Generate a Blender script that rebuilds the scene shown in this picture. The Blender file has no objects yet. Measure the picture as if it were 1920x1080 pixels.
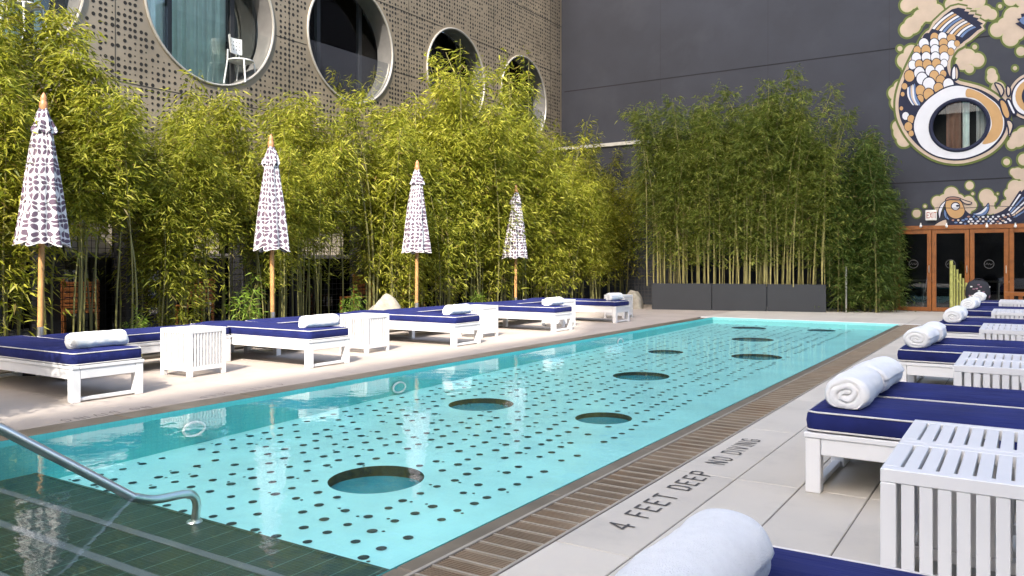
import bpy, bmesh, math, random
import numpy as np
from math import sin, cos, pi, radians, hypot, atan2
from mathutils import Vector, Matrix

# ------------------------------------------------------------------ camera, sky, sun, exposure
scene = bpy.context.scene
COL = scene.collection
F, CAMH, VX, HY = 1500.0, 1.2, 1925.0, 492.0          # focal length and vanishing point, in pixels of a 1920 px frame
TH = math.atan((VX - 960) / F)
SN, CS = sin(TH), cos(TH)
cam_d = bpy.data.cameras.new('camera')
cam_d.sensor_width = 36.0
cam_d.lens = F / 1920 * 36
cam_d.shift_y = -(540 - HY) / 1920
cam_d.clip_start, cam_d.clip_end = 0.05, 800
cam = bpy.data.objects.new('camera', cam_d)
cam.location = (0, 0, CAMH)
cam.rotation_euler = (pi / 2, 0, TH)
COL.objects.link(cam)
scene.camera = cam

SUN_EL = radians(41)
SUN_AZ = atan2(.38, -.92)                               # compass angle from +Y towards +X
SDIR = Vector((sin(SUN_AZ) * cos(SUN_EL), cos(SUN_AZ) * cos(SUN_EL), sin(SUN_EL)))
world = bpy.data.worlds.new('World'); scene.world = world; world.use_nodes = True
wn = world.node_tree; wn.nodes.clear()
wo = wn.nodes.new('ShaderNodeOutputWorld'); wb = wn.nodes.new('ShaderNodeBackground')
sk = wn.nodes.new('ShaderNodeTexSky'); sk.sky_type = 'NISHITA'; sk.sun_disc = False
sk.sun_elevation = SUN_EL; sk.sun_rotation = SUN_AZ; sk.air_density = 1.0; sk.dust_density = 4.5; sk.ozone_density = 1.0
wb.inputs[1].default_value = 0.15
wn.links.new(sk.outputs[0], wb.inputs[0]); wn.links.new(wb.outputs[0], wo.inputs[0])
sun_d = bpy.data.lights.new('sun', 'SUN'); sun_d.energy = 2.05; sun_d.angle = radians(.55); sun_d.color = (1, .94, .85)
sun = bpy.data.objects.new('sun', sun_d); COL.objects.link(sun)
sun.rotation_euler = SDIR.to_track_quat('Z', 'Y').to_euler(); sun.location = (4, -8, 30)
scene.view_settings.view_transform = 'Standard'
scene.view_settings.look = 'None'
scene.view_settings.exposure = 2.05
scene.view_settings.gamma = 1.0
scene.render.engine = 'CYCLES'
scene.cycles.use_denoising = True
scene.cycles.max_bounces = 8
scene.cycles.transparent_max_bounces = 16
scene.cycles.caustics_reflective = False
scene.cycles.caustics_refractive = False

# ------------------------------------------------------------------ materials
MATS = {}
class NT:
    def __init__(s, name):
        s.m = bpy.data.materials.new(name); s.m.use_nodes = True
        s.t = s.m.node_tree; s.b = s.t.nodes['Principled BSDF']; s.o = s.t.nodes['Material Output']
        MATS[name] = s.m
    def n(s, typ, **kw):
        x = s.t.nodes.new(typ)
        for k, v in kw.items(): setattr(x, k, v)
        return x
    def l(s, a, b): s.t.links.new(a, b)
    def val(s, x, sock):
        if isinstance(x, (int, float)): sock.default_value = x
        else: s.l(x, sock)
    def math(s, op, a, b=None, c=None):
        x = s.n('ShaderNodeMath', operation=op)
        s.val(a, x.inputs[0])
        if b is not None: s.val(b, x.inputs[1])
        if c is not None: s.val(c, x.inputs[2])
        return x.outputs[0]
    def mix(s, fac, a, b):
        x = s.n('ShaderNodeMix', data_type='RGBA')
        s.val(fac, x.inputs[0])
        for v, i in ((a, 6), (b, 7)):
            if isinstance(v, tuple): x.inputs[i].default_value = (*v, 1)
            else: s.l(v, x.inputs[i])
        return x.outputs[2]
    def noise(s, scale, detail=4, rough=.55, vec=None):
        x = s.n('ShaderNodeTexNoise'); x.inputs['Scale'].default_value = scale
        x.inputs['Detail'].default_value = detail; x.inputs['Roughness'].default_value = rough
        if vec is None:
            if not hasattr(s, 'g'): s.g = s.n('ShaderNodeNewGeometry')
            vec = s.g.outputs['Position']
        s.l(vec, x.inputs['Vector'])
        return x.outputs[0]
    def ramp(s, fac, lo, hi):
        x = s.n('ShaderNodeMapRange'); s.val(fac, x.inputs[0]); x.inputs[1].default_value = lo; x.inputs[2].default_value = hi
        return x.outputs[0]
    def bump(s, h, strength, dist=.01):
        x = s.n('ShaderNodeBump'); x.inputs['Strength'].default_value = strength; x.inputs['Distance'].default_value = dist
        s.l(h, x.inputs['Height']); s.l(x.outputs[0], s.b.inputs['Normal']); return x

def sc(c, k): return tuple(min(1, v * k) for v in c)
def mat(name, col, rough=.6, metal=0, var=.12, scale=6, bump=0, bscale=60, spec=.5, rnd=0, stain=None):
    t = NT(name)
    n = t.ramp(t.noise(scale, 6), .3, .7)
    c = t.mix(n, sc(col, 1 - var), sc(col, 1 + var))
    if stain:
        c = t.mix(t.math('MULTIPLY', t.ramp(t.noise(stain[1], 7, .65), .52, .72), stain[2]), c, stain[0])
    if rnd:
        oi = t.n('ShaderNodeObjectInfo')
        hs = t.n('ShaderNodeHueSaturation'); t.l(c, hs.inputs['Color'])
        t.l(t.math('MULTIPLY_ADD', oi.outputs['Random'], rnd * 2, 1 - rnd), hs.inputs['Value']); c = hs.outputs[0]
    t.l(c, t.b.inputs['Base Color'])
    t.b.inputs['Roughness'].default_value = rough; t.b.inputs['Metallic'].default_value = metal
    t.b.inputs['Specular IOR Level'].default_value = spec
    if bump: t.bump(t.noise(bscale, 5), bump)
    return t.m

def leaf_mat(name, c1, c2, c3):
    t = NT(name)
    g = t.n('ShaderNodeNewGeometry')
    cr = t.n('ShaderNodeValToRGB'); e = cr.color_ramp.elements
    e[0].position = 0; e[0].color = (*c1, 1); e[1].position = 1; e[1].color = (*c3, 1)
    m = e.new(.55); m.color = (*c2, 1); e[0].color = (.22, .14, .05, 1); q = e.new(.035); q.color = (.2, .14, .05, 1); q = e.new(.045); q.color = (*c1, 1)
    t.l(g.outputs['Random Per Island'], cr.inputs[0])
    big = t.ramp(t.noise(.9, 3), .35, .65)
    col = t.mix(t.math('MULTIPLY', big, .45), cr.outputs[0], c1)
    t.l(col, t.b.inputs['Base Color']); t.b.inputs['Roughness'].default_value = .5; t.b.inputs['Specular IOR Level'].default_value = .35
    tr = t.n('ShaderNodeBsdfTranslucent'); t.l(col, tr.inputs[0])
    mx = t.n('ShaderNodeMixShader'); mx.inputs[0].default_value = .48
    t.l(t.b.outputs[0], mx.inputs[1]); t.l(tr.outputs[0], mx.inputs[2]); t.l(mx.outputs[0], t.o.inputs[0])

def glass_mat(name, tint, ior=1.45, rough=0.0, bumpn=None, gain=1.0, cap=1.0):
    t = NT(name); t.t.nodes.remove(t.b)
    tp = t.n('ShaderNodeBsdfTransparent'); tp.inputs[0].default_value = (*tint, 1)
    gl = t.n('ShaderNodeBsdfGlossy'); gl.inputs['Roughness'].default_value = rough; gl.inputs[0].default_value = (1, 1, 1, 1)
    fr = t.n('ShaderNodeFresnel'); fr.inputs[0].default_value = ior
    if bumpn:
        g = t.n('ShaderNodeNewGeometry'); acc = None
        for scl, amp, st in bumpn:
            mp = t.n('ShaderNodeMapping'); mp.inputs['Scale'].default_value = st; t.l(g.outputs['Position'], mp.inputs['Vector'])
            h = t.math('MULTIPLY', t.noise(scl, 2, .5, mp.outputs[0]), amp)
            acc = h if acc is None else t.math('ADD', acc, h)
        bp = t.n('ShaderNodeBump'); bp.inputs['Strength'].default_value = 1.0; bp.inputs['Distance'].default_value = 1.0
        t.l(acc, bp.inputs['Height']); t.l(bp.outputs[0], gl.inputs['Normal']); t.l(bp.outputs[0], fr.inputs['Normal'])
    mx = t.n('ShaderNodeMixShader'); t.l(t.math('MINIMUM', t.math('MULTIPLY', fr.outputs[0], gain), cap), mx.inputs[0]); t.l(tp.outputs[0], mx.inputs[1]); t.l(gl.outputs[0], mx.inputs[2])
    t.l(mx.outputs[0], t.o.inputs[0])

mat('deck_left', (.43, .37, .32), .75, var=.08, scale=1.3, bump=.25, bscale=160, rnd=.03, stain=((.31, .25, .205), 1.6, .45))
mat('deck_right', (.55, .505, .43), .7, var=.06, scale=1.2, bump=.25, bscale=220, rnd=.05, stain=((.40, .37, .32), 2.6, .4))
mat('deck_white', (.8, .78, .74), .6, var=.06)
mat('joint', (.11, .1, .09), .95)
mat('soil', (.05, .04, .03), .95, bump=.8, bscale=20)
mat('coping_brown', (.15, .125, .09), .45, var=.2, scale=3, rnd=.08, stain=((.26, .22, .165), 2.5, .6))
mat('steel_edge', (.42, .37, .3), .45, metal=.3)
mat('grate_metal', (.27, .21, .15), .45, metal=.3, var=.3, scale=2.5, stain=((.22, .11, .04), 2.0, .75))
mat('channel', (.008, .007, .006), .95)
mat('lettering', (.075, .07, .065), .9, var=.3, scale=40)
mat('white_paint', (.72, .72, .72), .38, var=.025, scale=5, bump=.06, bscale=30)
mat('piping', (.62, .6, .58), .7)
mat('towel', (.93, .93, .92), .95, var=.03, scale=40, bump=.9, bscale=260, spec=.1)
mat('wood_pole', (.47, .25, .09), .5, var=.25, scale=9)
mat('wood_finial', (.42, .2, .09), .45)
mat('wood_door', (.27, .09, .017), .4, var=.22, scale=7)
mat('wood_chair', (.45, .16, .04), .5, var=.2)
mat('steel', (.78, .75, .7), .32, metal=1, var=.05)
mat('planter_grey', (.034, .038, .044), .5, var=.06, scale=3)
mat('panel_grey', (.10, .11, .135), .7)
mat('black_metal', (.012, .012, .013), .5)
mat('wall_dark', (.029, .032, .044), .7, var=.16, scale=.8, bump=.2, bscale=40, stain=((.046, .049, .062), .7, .5))
mat('wall_joint', (.012, .012, .015), .9)
mat('concrete_cap', (.55, .53, .48), .8)
mat('facade_metal', (.275, .225, .16), .42, metal=.35, var=.16, scale=.9, stain=((.2, .16, .11), 1.7, .6))
mat('hole_dark', (.012, .011, .01), .9)
mat('window_ring', (.36, .34, .3), .35, metal=.3)
mat('reveal_grey', (.13, .125, .12), .6)
mat('curtain', (.82, .9, .86), .9, var=.08)
mat('curtain_beige', (.5, .44, .35), .9)
mat('dark_interior', (.02, .02, .02), .9)
mat('stone', (.36, .33, .27), .9, var=.2, scale=9, bump=.7, bscale=26, stain=((.25, .24, .17), 6, .5))
mat('culm_yellow', (.42, .37, .14), .5, var=.3, scale=5, rnd=.15)
mat('culm_green', (.2, .185, .06), .5, var=.3, scale=5, rnd=.15)
mat('bag_black', (.02, .02, .025), .8)
mat('bag_pattern', (.3, .16, .2), .8, var=.5, scale=20)
mat('bamboo_pole', (.42, .42, .12), .5, var=.25, scale=12)
mat('mural_cream', (.55, .43, .32), .8, var=.1, scale=2.5, bump=.3, bscale=50)
mat('mural_green', (.11, .14, .03), .8, var=.12)
mat('mural_yellow', (.5, .48, .25), .8, var=.06)
mat('mural_white', (.68, .68, .7), .8, var=.03)
mat('mural_orange', (.52, .31, .13), .8, var=.05)
mat('mural_navy', (.012, .015, .04), .8)
mat('mural_blue', (.13, .2, .36), .8, var=.2)
mat('mural_brown', (.32, .18, .13), .8)
mat('sign_white', (.8, .78, .72), .5)
mat('sign_red', (.4, .06, .03), .5)
mat('pool_white', (.75, .75, .75), .4)
mat('dot_dark', (.008, .03, .04), .5, var=.2)
mat('well_dark', (.025, .035, .03), .5, var=.4, scale=18)
mat('well_glass', (.03, .26, .32), .15, var=.15, scale=3)
mat('nosing', (.13, .15, .15), .6)
mat('wing_wall', (.55, .53, .5), .8)
mat('reflection_brick', (.2, .16, .12), .9, var=.5, scale=.6)  # for the added block that the door glass mirrors
mat('ground_far', (.2, .2, .19), .9)
leaf_mat('leaf_yellow', (.14, .175, .014), (.37, .375, .03), (.62, .58, .1))
leaf_mat('leaf_green', (.085, .135, .018), (.26, .31, .045), (.52, .53, .12))
leaf_mat('leaf_dark', (.05, .10, .016), (.13, .195, .036), (.27, .32, .07))
leaf_mat('leaf_lime', (.12, .22, .02), (.25, .38, .04), (.4, .5, .08))
glass_mat('water', (.90, .985, .98), 1.22, 0.0, [(3.0, .0040, (1, 1, 1)), (10.0, .0011, (1, 1.3, 1))], .9, .27)
glass_mat('window_glass', (.92, .97, .95), 1.45)
glass_mat('clear_glass', (.95, .98, .97), 1.4, gain=.45)
glass_mat('door_glass', (.5, .52, .52), 1.6)

def tile_floor(name, c, line, size, width):
    t = NT(name); g = t.n('ShaderNodeNewGeometry'); sx = t.n('ShaderNodeSeparateXYZ'); t.l(g.outputs['Position'], sx.inputs[0])
    f = None
    for k in range(3):
        a = t.math('FRACT', t.math('DIVIDE', sx.outputs[k], size[k]))
        b = t.math('LESS_THAN', a, width[k])
        f = b if f is None else t.math('MAXIMUM', f, b)
    n = t.ramp(t.noise(2.2, 5), .3, .7)
    base = t.mix(n, sc(c, .9), sc(c, 1.08))
    t.l(t.mix(t.math('MULTIPLY', f, line[3]), base, line[:3]), t.b.inputs['Base Color']); t.b.inputs['Roughness'].default_value = .35
tile_floor('pool_floor', (.40, .83, .81), (.28, .72, .72, .18), (.05, .05, 9.), (.08, .08, 0))
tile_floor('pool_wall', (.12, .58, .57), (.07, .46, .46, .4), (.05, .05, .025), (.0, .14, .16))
def step_mat():
    t = NT('step_tile'); g = t.n('ShaderNodeNewGeometry'); sx = t.n('ShaderNodeSeparateXYZ'); t.l(g.outputs['Position'], sx.inputs[0])
    x, y = sx.outputs[0], sx.outputs[1]
    big = t.math('LESS_THAN', t.math('FRACT', t.math('DIVIDE', x, .152)), .05)
    fine = t.math('LESS_THAN', t.math('FRACT', t.math('DIVIDE', y, .0253)), .16)
    fx = t.math('LESS_THAN', t.math('FRACT', t.math('DIVIDE', x, .0253)), .12)
    n = t.ramp(t.noise(7, 6, .7), .32, .68)
    c = t.mix(n, (.004, .017, .012), (.024, .05, .03))
    n2 = t.ramp(t.noise(38, 2), .4, .6)
    c = t.mix(t.math('MULTIPLY', n2, .4), c, (.006, .04, .036))
    c = t.mix(t.math('MULTIPLY', fine, .6), c, (.055, .11, .09))
    c = t.mix(t.math('MULTIPLY', fx, .25), c, (.10, .17, .14))
    c = t.mix(t.math('MULTIPLY', big, .45), c, (.16, .32, .27))
    t.l(c, t.b.inputs['Base Color']); t.b.inputs['Roughness'].default_value = .4
step_mat()

def fabric_navy():
    t = NT('navy_fabric')
    n = t.ramp(t.noise(5, 6), .3, .7)
    c = t.mix(n, (.006, .010, .072), (.011, .018, .118))
    t.l(c, t.b.inputs['Base Color']); t.b.inputs['Roughness'].default_value = .85
    t.b.inputs['Specular IOR Level'].default_value = .25
    t.b.inputs['Sheen Weight'].default_value = .06; t.b.inputs['Sheen Tint'].default_value = (.4, .4, 1, 1)
    oc = t.n('ShaderNodeTexCoord')
    mp = t.n('ShaderNodeMapping'); mp.inputs['Scale'].default_value = (1, 4, 1); t.l(oc.outputs['Object'], mp.inputs['Vector'])
    h = t.math('ADD', t.math('MULTIPLY', t.noise(3.5, 3, .5, mp.outputs[0]), 1), t.math('MULTIPLY', t.noise(300, 2), .04))
    t.bump(h, .5, .03)
fabric_navy()

def parasol_fabric():
    t = NT('parasol_fabric'); uv = t.n('ShaderNodeUVMap'); sx = t.n('ShaderNodeSeparateXYZ'); t.l(uv.outputs[0], sx.inputs[0])
    wz, wz2 = t.noise(4.0, 1), t.noise(5.3, 1)
    def cells(ox, oy, rot):
        u = t.math('ADD', t.math('MULTIPLY_ADD', wz, .5, sx.outputs[0]), ox); v = t.math('ADD', t.math('MULTIPLY_ADD', wz2, .5, sx.outputs[1]), oy)
        p = t.math('SUBTRACT', t.math('FRACT', u), .5); q = t.math('SUBTRACT', t.math('FRACT', v), .5)
        if rot:
            a = t.math('MULTIPLY', t.math('ADD', p, q), .7071); b = t.math('MULTIPLY', t.math('SUBTRACT', p, q), .7071); p, q = a, b
        p = t.math('ABSOLUTE', p); q = t.math('ABSOLUTE', q)
        mx_, mn = t.math('MAXIMUM', p, q), t.math('MINIMUM', p, q)
        d = t.math('SQRT', t.math('ADD', t.math('POWER', t.math('MULTIPLY', t.math('SUBTRACT', mx_, .235), .68), 2), t.math('POWER', mn, 2)))
        pet = t.math('LESS_THAN', d, t.math('MULTIPLY_ADD', mx_, .2, .06))
        stem = t.math('MULTIPLY', t.math('LESS_THAN', mn, .016), t.math('LESS_THAN', mx_, .3))
        return pet, stem
    p1, s1 = cells(0, 0, 0); p2, s2 = cells(.5, .5, 1)
    pet = t.math('MAXIMUM', p1, t.math('MULTIPLY', p2, 1)); stem = t.math('MAXIMUM', s1, s2)
    c = t.mix(stem, (.72, .71, .72), (.05, .04, .055))
    c = t.mix(pet, c, (.125, .085, .125))
    t.l(c, t.b.inputs['Base Color']); t.b.inputs['Roughness'].default_value = .85
    tr = t.n('ShaderNodeBsdfTranslucent'); t.l(c, tr.inputs[0])
    mx = t.n('ShaderNodeMixShader'); mx.inputs[0].default_value = .15
    t.l(t.b.outputs[0], mx.inputs[1]); t.l(tr.outputs[0], mx.inputs[2]); t.l(mx.outputs[0], t.o.inputs[0])
parasol_fabric()

# ------------------------------------------------------------------ mesh helpers
def tag(o, label=None, cat=None, group=None, kind=None):
    if label: o['label'] = label
    if cat: o['category'] = cat
    if group: o['group'] = group
    if kind: o['kind'] = kind
    return o
def empty(name, loc=(0, 0, 0), rz=0, **kw):
    o = bpy.data.objects.new(name, None); COL.objects.link(o); o.location = loc; o.rotation_euler = (0, 0, rz)
    o.empty_display_size = .1
    return tag(o, **kw)
def link(name, me, parent=None, loc=None):
    o = bpy.data.objects.new(name, me); COL.objects.link(o)
    if parent: o.parent = parent
    if loc: o.location = loc
    return o
def copy_tree(o, parent=None):
    c = o.copy(); COL.objects.link(c); c.parent = parent
    for ch in o.children: copy_tree(ch, c)
    return c
class MB:
    def __init__(s): s.v = []; s.f = []; s.smooth = False; s.uv = None
    def add(s, v, f):
        k = len(s.v); s.v += [tuple(p) for p in v]; s.f += [tuple(i + k for i in q) for q in f]; return s
    def box(s, x0, x1, y0, y1, z0, z1):
        return s.add([(x0, y0, z0), (x1, y0, z0), (x1, y1, z0), (x0, y1, z0), (x0, y0, z1), (x1, y0, z1), (x1, y1, z1), (x0, y1, z1)],
                     [(0, 3, 2, 1), (4, 5, 6, 7), (0, 1, 5, 4), (1, 2, 6, 5), (2, 3, 7, 6), (3, 0, 4, 7)])
    def tube(s, pts, r, n=8, closed=False, cap=True):
        pts = [Vector(p) for p in pts]; m = len(pts); rr = r if isinstance(r, (list, tuple)) else [r] * m
        v = []; up = None
        for i, p in enumerate(pts):
            if closed: d = pts[(i + 1) % m] - pts[i - 1]
            else: d = pts[min(i + 1, m - 1)] - pts[max(i - 1, 0)]
            d.normalize()
            if up is None:
                up = Vector((0, 0, 1)) if abs(d.z) < .9 else Vector((1, 0, 0))
            a = up - d * up.dot(d)
            if a.length < 1e-4: a = d.orthogonal()
            a.normalize(); up = a; b = d.cross(a)
            v += [p + (a * cos(2 * pi * k / n) + b * sin(2 * pi * k / n)) * rr[i] for k in range(n)]
        f = []
        for i in range(m if closed else m - 1):
            j = (i + 1) % m
            f += [(i * n + k, i * n + (k + 1) % n, j * n + (k + 1) % n, j * n + k) for k in range(n)]
        if cap and not closed: f += [tuple(range(n))[::-1], tuple((m - 1) * n + k for k in range(n))]
        return s.add(v, f)
    def lathe(s, prof, n=24, x=0, y=0):
        v = []; m = len(prof)
        for r, z in prof: v += [(x + r * cos(2 * pi * k / n), y + r * sin(2 * pi * k / n), z) for k in range(n)]
        f = [(i * n + k, i * n + (k + 1) % n, (i + 1) * n + (k + 1) % n, (i + 1) * n + k) for i in range(m - 1) for k in range(n)]
        f += [tuple(range(n))[::-1], tuple((m - 1) * n + k for k in range(n))]
        return s.add(v, f)
    def mesh(s, name, m, smooth=False, bevel=0, angle=40):
        me = bpy.data.meshes.new(name); me.from_pydata(s.v, [], s.f)
        bm = bmesh.new(); bm.from_mesh(me)
        bmesh.ops.recalc_face_normals(bm, faces=bm.faces)
        if bevel:
            es = [e for e in bm.edges if len(e.link_faces) == 2 and e.calc_face_angle(0) > .6]
            bmesh.ops.bevel(bm, geom=es, offset=bevel, segments=1, affect='EDGES', clamp_overlap=True)
        bm.to_mesh(me); bm.free()
        me.materials.append(MATS[m])
        if smooth:
            me.polygons.foreach_set('use_smooth', [True] * len(me.polygons))
            try: me.set_sharp_from_angle(angle=radians(angle))
            except Exception: pass
        return me
    def obj(s, name, m, parent=None, loc=None, **kw): return link(name, s.mesh(name, m, **kw), parent, loc)
def bx(name, m, b, parent=None, bevel=.004): return MB().box(*b).obj(name, m, parent, bevel=bevel)

def fill_holes(outer, holes, conv):
    """flat sheet with round holes; outer and holes are lists of 2-D points, conv maps 2-D to 3-D"""
    bm = bmesh.new(); edges = []
    for loop in [outer] + holes:
        vs = [bm.verts.new(conv(p)) for p in loop]
        for i in range(len(vs)): edges.append(bm.edges.new((vs[i], vs[(i + 1) % len(vs)])))
    bmesh.ops.triangle_fill(bm, use_beauty=True, use_dissolve=False, edges=edges)
    return bm
def circ(x, y, r, n=40, r2=None): return [(x + r * cos(2 * pi * k / n), y + (r2 or r) * sin(2 * pi * k / n)) for k in range(n)]
ORD = ['nearest', 'second', 'third', 'fourth', 'fifth', 'sixth', 'seventh', 'eighth', 'ninth', 'tenth', 'eleventh', 'twelfth', 'thirteenth', 'fourteenth',
       'fifteenth', 'sixteenth', 'seventeenth', 'eighteenth', 'nineteenth', 'twentieth', 'twenty-first', 'twenty-second', 'twenty-third', 'twenty-fourth',
       'twenty-fifth', 'twenty-sixth', 'twenty-seventh', 'twenty-eighth', 'twenty-ninth', 'thirtieth', 'thirty-first', 'thirty-second']

# ------------------------------------------------------------------ the pool
WL, WR, PY0, PY1 = -5.79, -2.09, 1.0, 17.12       # left and right walls, near and far ends
def zf(y): return -.03 - 1.75 / hypot(4.9, y)
RNG = random.Random(7)
tag(bx('ground', 'ground_far', (-200, 200, -200, 200, -1.2, -1.0), bevel=0), kind='structure')
pool = empty('pool', (0, 0, 0), kind='structure')
WELLS = [(-3.796, 4.16, .331), (-4.663, 6.667, .331), (-3.294, 6.685, .262), (-3.993, 9.144, .345), (-4.641, 11.554, .265),
         (-3.293, 11.67, .355), (-4.026, 14.023, .355), (-4.744, 16.25, .345), (-3.382, 16.45, .265)]
ring = [(WL, 1.0), (WR, 1.0)] + [(WR, 1.0 + (PY1 - 1) * k / 30) for k in range(1, 31)] + [(WL, PY1 - (PY1 - 1) * k / 30) for k in range(0, 30)]
bm = fill_holes(ring, [circ(x, y, r, 48) for x, y, r in WELLS], lambda p: (p[0], p[1], zf(p[1])))
bmesh.ops.recalc_face_normals(bm, faces=bm.faces)
if sum(f.normal.z for f in bm.faces) < 0: bmesh.ops.reverse_faces(bm, faces=bm.faces)
me = bpy.data.meshes.new('pool_floor'); bm.to_mesh(me); bm.free(); me.materials.append(MATS['pool_floor']); link('pool_floor', me, pool)
for x, y, r in WELLS:
    z = zf(y); n = 48; dp = min(.1, 1.15 * r / hypot(x, y))
    m = MB(); m.add([(x + r * cos(2 * pi * k / n), y + r * sin(2 * pi * k / n), zf(y + r * sin(2 * pi * k / n))) for k in range(n)] +
                    [(x + r * cos(2 * pi * k / n), y + r * sin(2 * pi * k / n), z - dp - .012) for k in range(n)],
                    [(k, n + k, n + (k + 1) % n, (k + 1) % n) for k in range(n)])
    w = m.obj('porthole', 'well_dark', pool, smooth=True)
    MB().add([(x + r * .999 * cos(2 * pi * k / n), y + r * .999 * sin(2 * pi * k / n), z - dp) for k in range(n)], [tuple(range(n))]).obj('porthole_glass', 'well_glass', w)
# small dark dots in a lattice over the floor: the nearest 300 singly, the rest in one piece
dots = []
px, py = .2085, .1655
for j in range(-12, 100):
    for i in range(-30, 1):
        x = -2.98 + i * px + RNG.uniform(-.022, .022) + .09; y = 3.06 + j * py + RNG.uniform(-.018, .018)
        if not (WL + .06 < x < WR - .05 and 2.98 < y < PY1 - .06): continue
        if any(hypot(x - a, y - b) < r + .06 for a, b, r in WELLS): continue
        if RNG.random() < .16: continue
        dots.append((x, y, .0265 * RNG.uniform(.95, 1.2)))
        if RNG.random() < .3: dots.append((x + RNG.choice((-1, 1)) * RNG.uniform(.055, .07), y + RNG.uniform(-.03, .03), .011))
dots.sort(key=lambda d: hypot(d[0], d[1]) / d[2] ** .6)
unit = MB().add([(cos(2 * pi * k / 16), sin(2 * pi * k / 16), 0) for k in range(16)], [tuple(range(16))]).mesh('floor_dot', 'dot_dark')
for x, y, r in dots[:300]:
    o = link('floor_dot', unit, pool, (x, y, zf(y) + .004)); o.scale = (r, r, 1)
    o.rotation_euler.x = math.atan((zf(y + .05) - zf(y - .05)) / .1)
m = MB()
for x, y, r in dots[300:]:
    m.add([(x + r * cos(2 * pi * k / 10), y + r * sin(2 * pi * k / 10), zf(y + r * sin(2 * pi * k / 10)) + .004) for k in range(10)], [tuple(range(10))])
tag(m.obj('floor_dots', 'dot_dark', pool), kind='stuff')
# walls
def strip(x, flip):
    m = MB(); N = 24; v = []
    for k in range(N + 1):
        y = PY0 + (PY1 - PY0) * k / N; v += [(x, y, zf(y) - .01), (x, y, .0)]
    m.add(v, [(2 * k, 2 * k + 2, 2 * k + 3, 2 * k + 1) for k in range(N)]); return m
strip(WL + .004, 0).obj('pool_wall', 'pool_wall', pool); strip(WR - .004, 1).obj('pool_wall', 'pool_wall', pool)
MB().add([(WL, PY1 - .004, -.5), (WR, PY1 - .004, -.5), (WR, PY1 - .004, .0), (WL, PY1 - .004, .0)], [(0, 1, 2, 3)]).obj('pool_wall', 'pool_floor', pool)
MB().add([(WL, PY0 + .004, -.6), (WR, PY0 + .004, -.6), (WR, PY0 + .004, .0), (WL, PY0 + .004, .0)], [(0, 1, 2, 3)]).obj('pool_wall', 'pool_wall', pool)
# steps at the near end, dark mosaic with grey nosings
for k, (y0, y1, z) in enumerate([(2.416, 2.88, -.262), (2.0, 2.416, -.18), (1.6, 2.0, -.105), (1.0, 1.6, -.055)]):
    st = bx('pool_step', 'step_tile', (WL + .006, WR - .006, y0 + (.006 if y0 == 1.0 else 0), y1 - .001, -.6, z), pool, bevel=0)
    if k: bx('nosing', 'nosing', (WL + .007, WR - .007, y1 - .045, y1 + .003, z - .03, z + .003), st, bevel=0)
    else: bx('nosing', 'step_tile', (WL + .007, WR - .007, y1 - .02, y1 + .004, z - .03, z + .003), st, bevel=0)
# wall lamps (off) under water
for y, z in ((4.12, -.17), (6.68, -.165), (12.33, -.14)):
    l = MB(); n = 20
    rim = [(WL + .03, y + .1 * cos(2 * pi * k / n), z + .055 * sin(2 * pi * k / n)) for k in range(n)]
    l.tube(rim, .011, 6, closed=True)
    lo = l.obj('underwater_lamp', 'pool_white', pool, smooth=True)
    MB().add([(WL + .028, y + .095 * cos(2 * pi * k / n), z + .05 * sin(2 * pi * k / n)) for k in range(n)], [tuple(range(n))]).obj('lens', 'pool_wall', lo)
wt = MB().add([(WL + .002, PY0 + .002, -.022), (WR - .002, PY0 + .002, -.022), (WR - .002, PY1 - .002, -.022), (WL + .002, PY1 - .002, -.022)], [(0, 1, 2, 3)]).obj('water', 'water')
tag(wt, kind='structure')

# ------------------------------------------------------------------ decks
def deck(name, m, xs, ys, z=0, gap=.004, stagger=0):
    """slabs between the x joints xs and y joints ys, on a dark bed"""
    d = empty(name, kind='structure')
    bx('bed', 'joint', (xs[0], xs[-1], ys[0], ys[-1], -.3, z - .006), d, bevel=0)
    cache = {}
    for i in range(len(xs) - 1):
        for j in range(len(ys) - 1):
            w, h = xs[i + 1] - xs[i] - 2 * gap, ys[j + 1] - ys[j] - 2 * gap
            k = (round(w, 3), round(h, 3))
            if k not in cache: cache[k] = MB().box(-w / 2, w / 2, -h / 2, h / 2, -.03, 0).mesh('paving_slab', m, bevel=.003)
            link('paving_slab', cache[k], d, ((xs[i] + xs[i + 1]) / 2, (ys[j] + ys[j + 1]) / 2, z + RNG.uniform(-.0006, .0006)))
    return d
rngf = lambda a, b, s: [a + s * k for k in range(int(round((b - a) / s)) + 1)]
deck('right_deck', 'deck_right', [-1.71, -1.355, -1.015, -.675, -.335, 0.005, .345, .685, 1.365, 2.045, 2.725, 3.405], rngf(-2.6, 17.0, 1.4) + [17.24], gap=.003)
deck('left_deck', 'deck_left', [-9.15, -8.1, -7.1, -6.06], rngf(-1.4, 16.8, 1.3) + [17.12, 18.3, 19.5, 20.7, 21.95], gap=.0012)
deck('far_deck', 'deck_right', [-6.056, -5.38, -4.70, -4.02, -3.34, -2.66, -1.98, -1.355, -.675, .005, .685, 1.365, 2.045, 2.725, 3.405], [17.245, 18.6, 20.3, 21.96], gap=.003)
tag(bx('far_pool_edge', 'deck_white', (WL - .27, -1.71, PY1, 17.242, -.2, .004)), kind='structure')
tag(bx('near_deck', 'deck_right', (-6.06, -1.712, -2.6, PY0, -.2, -.001)), kind='structure')
tag(bx('planting_bed', 'soil', (-12.9, -9.155, -4, 21.9, -.3, .03), bevel=0), kind='structure')
cp = empty('pool_coping', kind='structure')
cm = MB().box(-.135, .135, -.597, .597, -.2, .0).mesh('coping_stone', 'coping_brown', bevel=.006)
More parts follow.
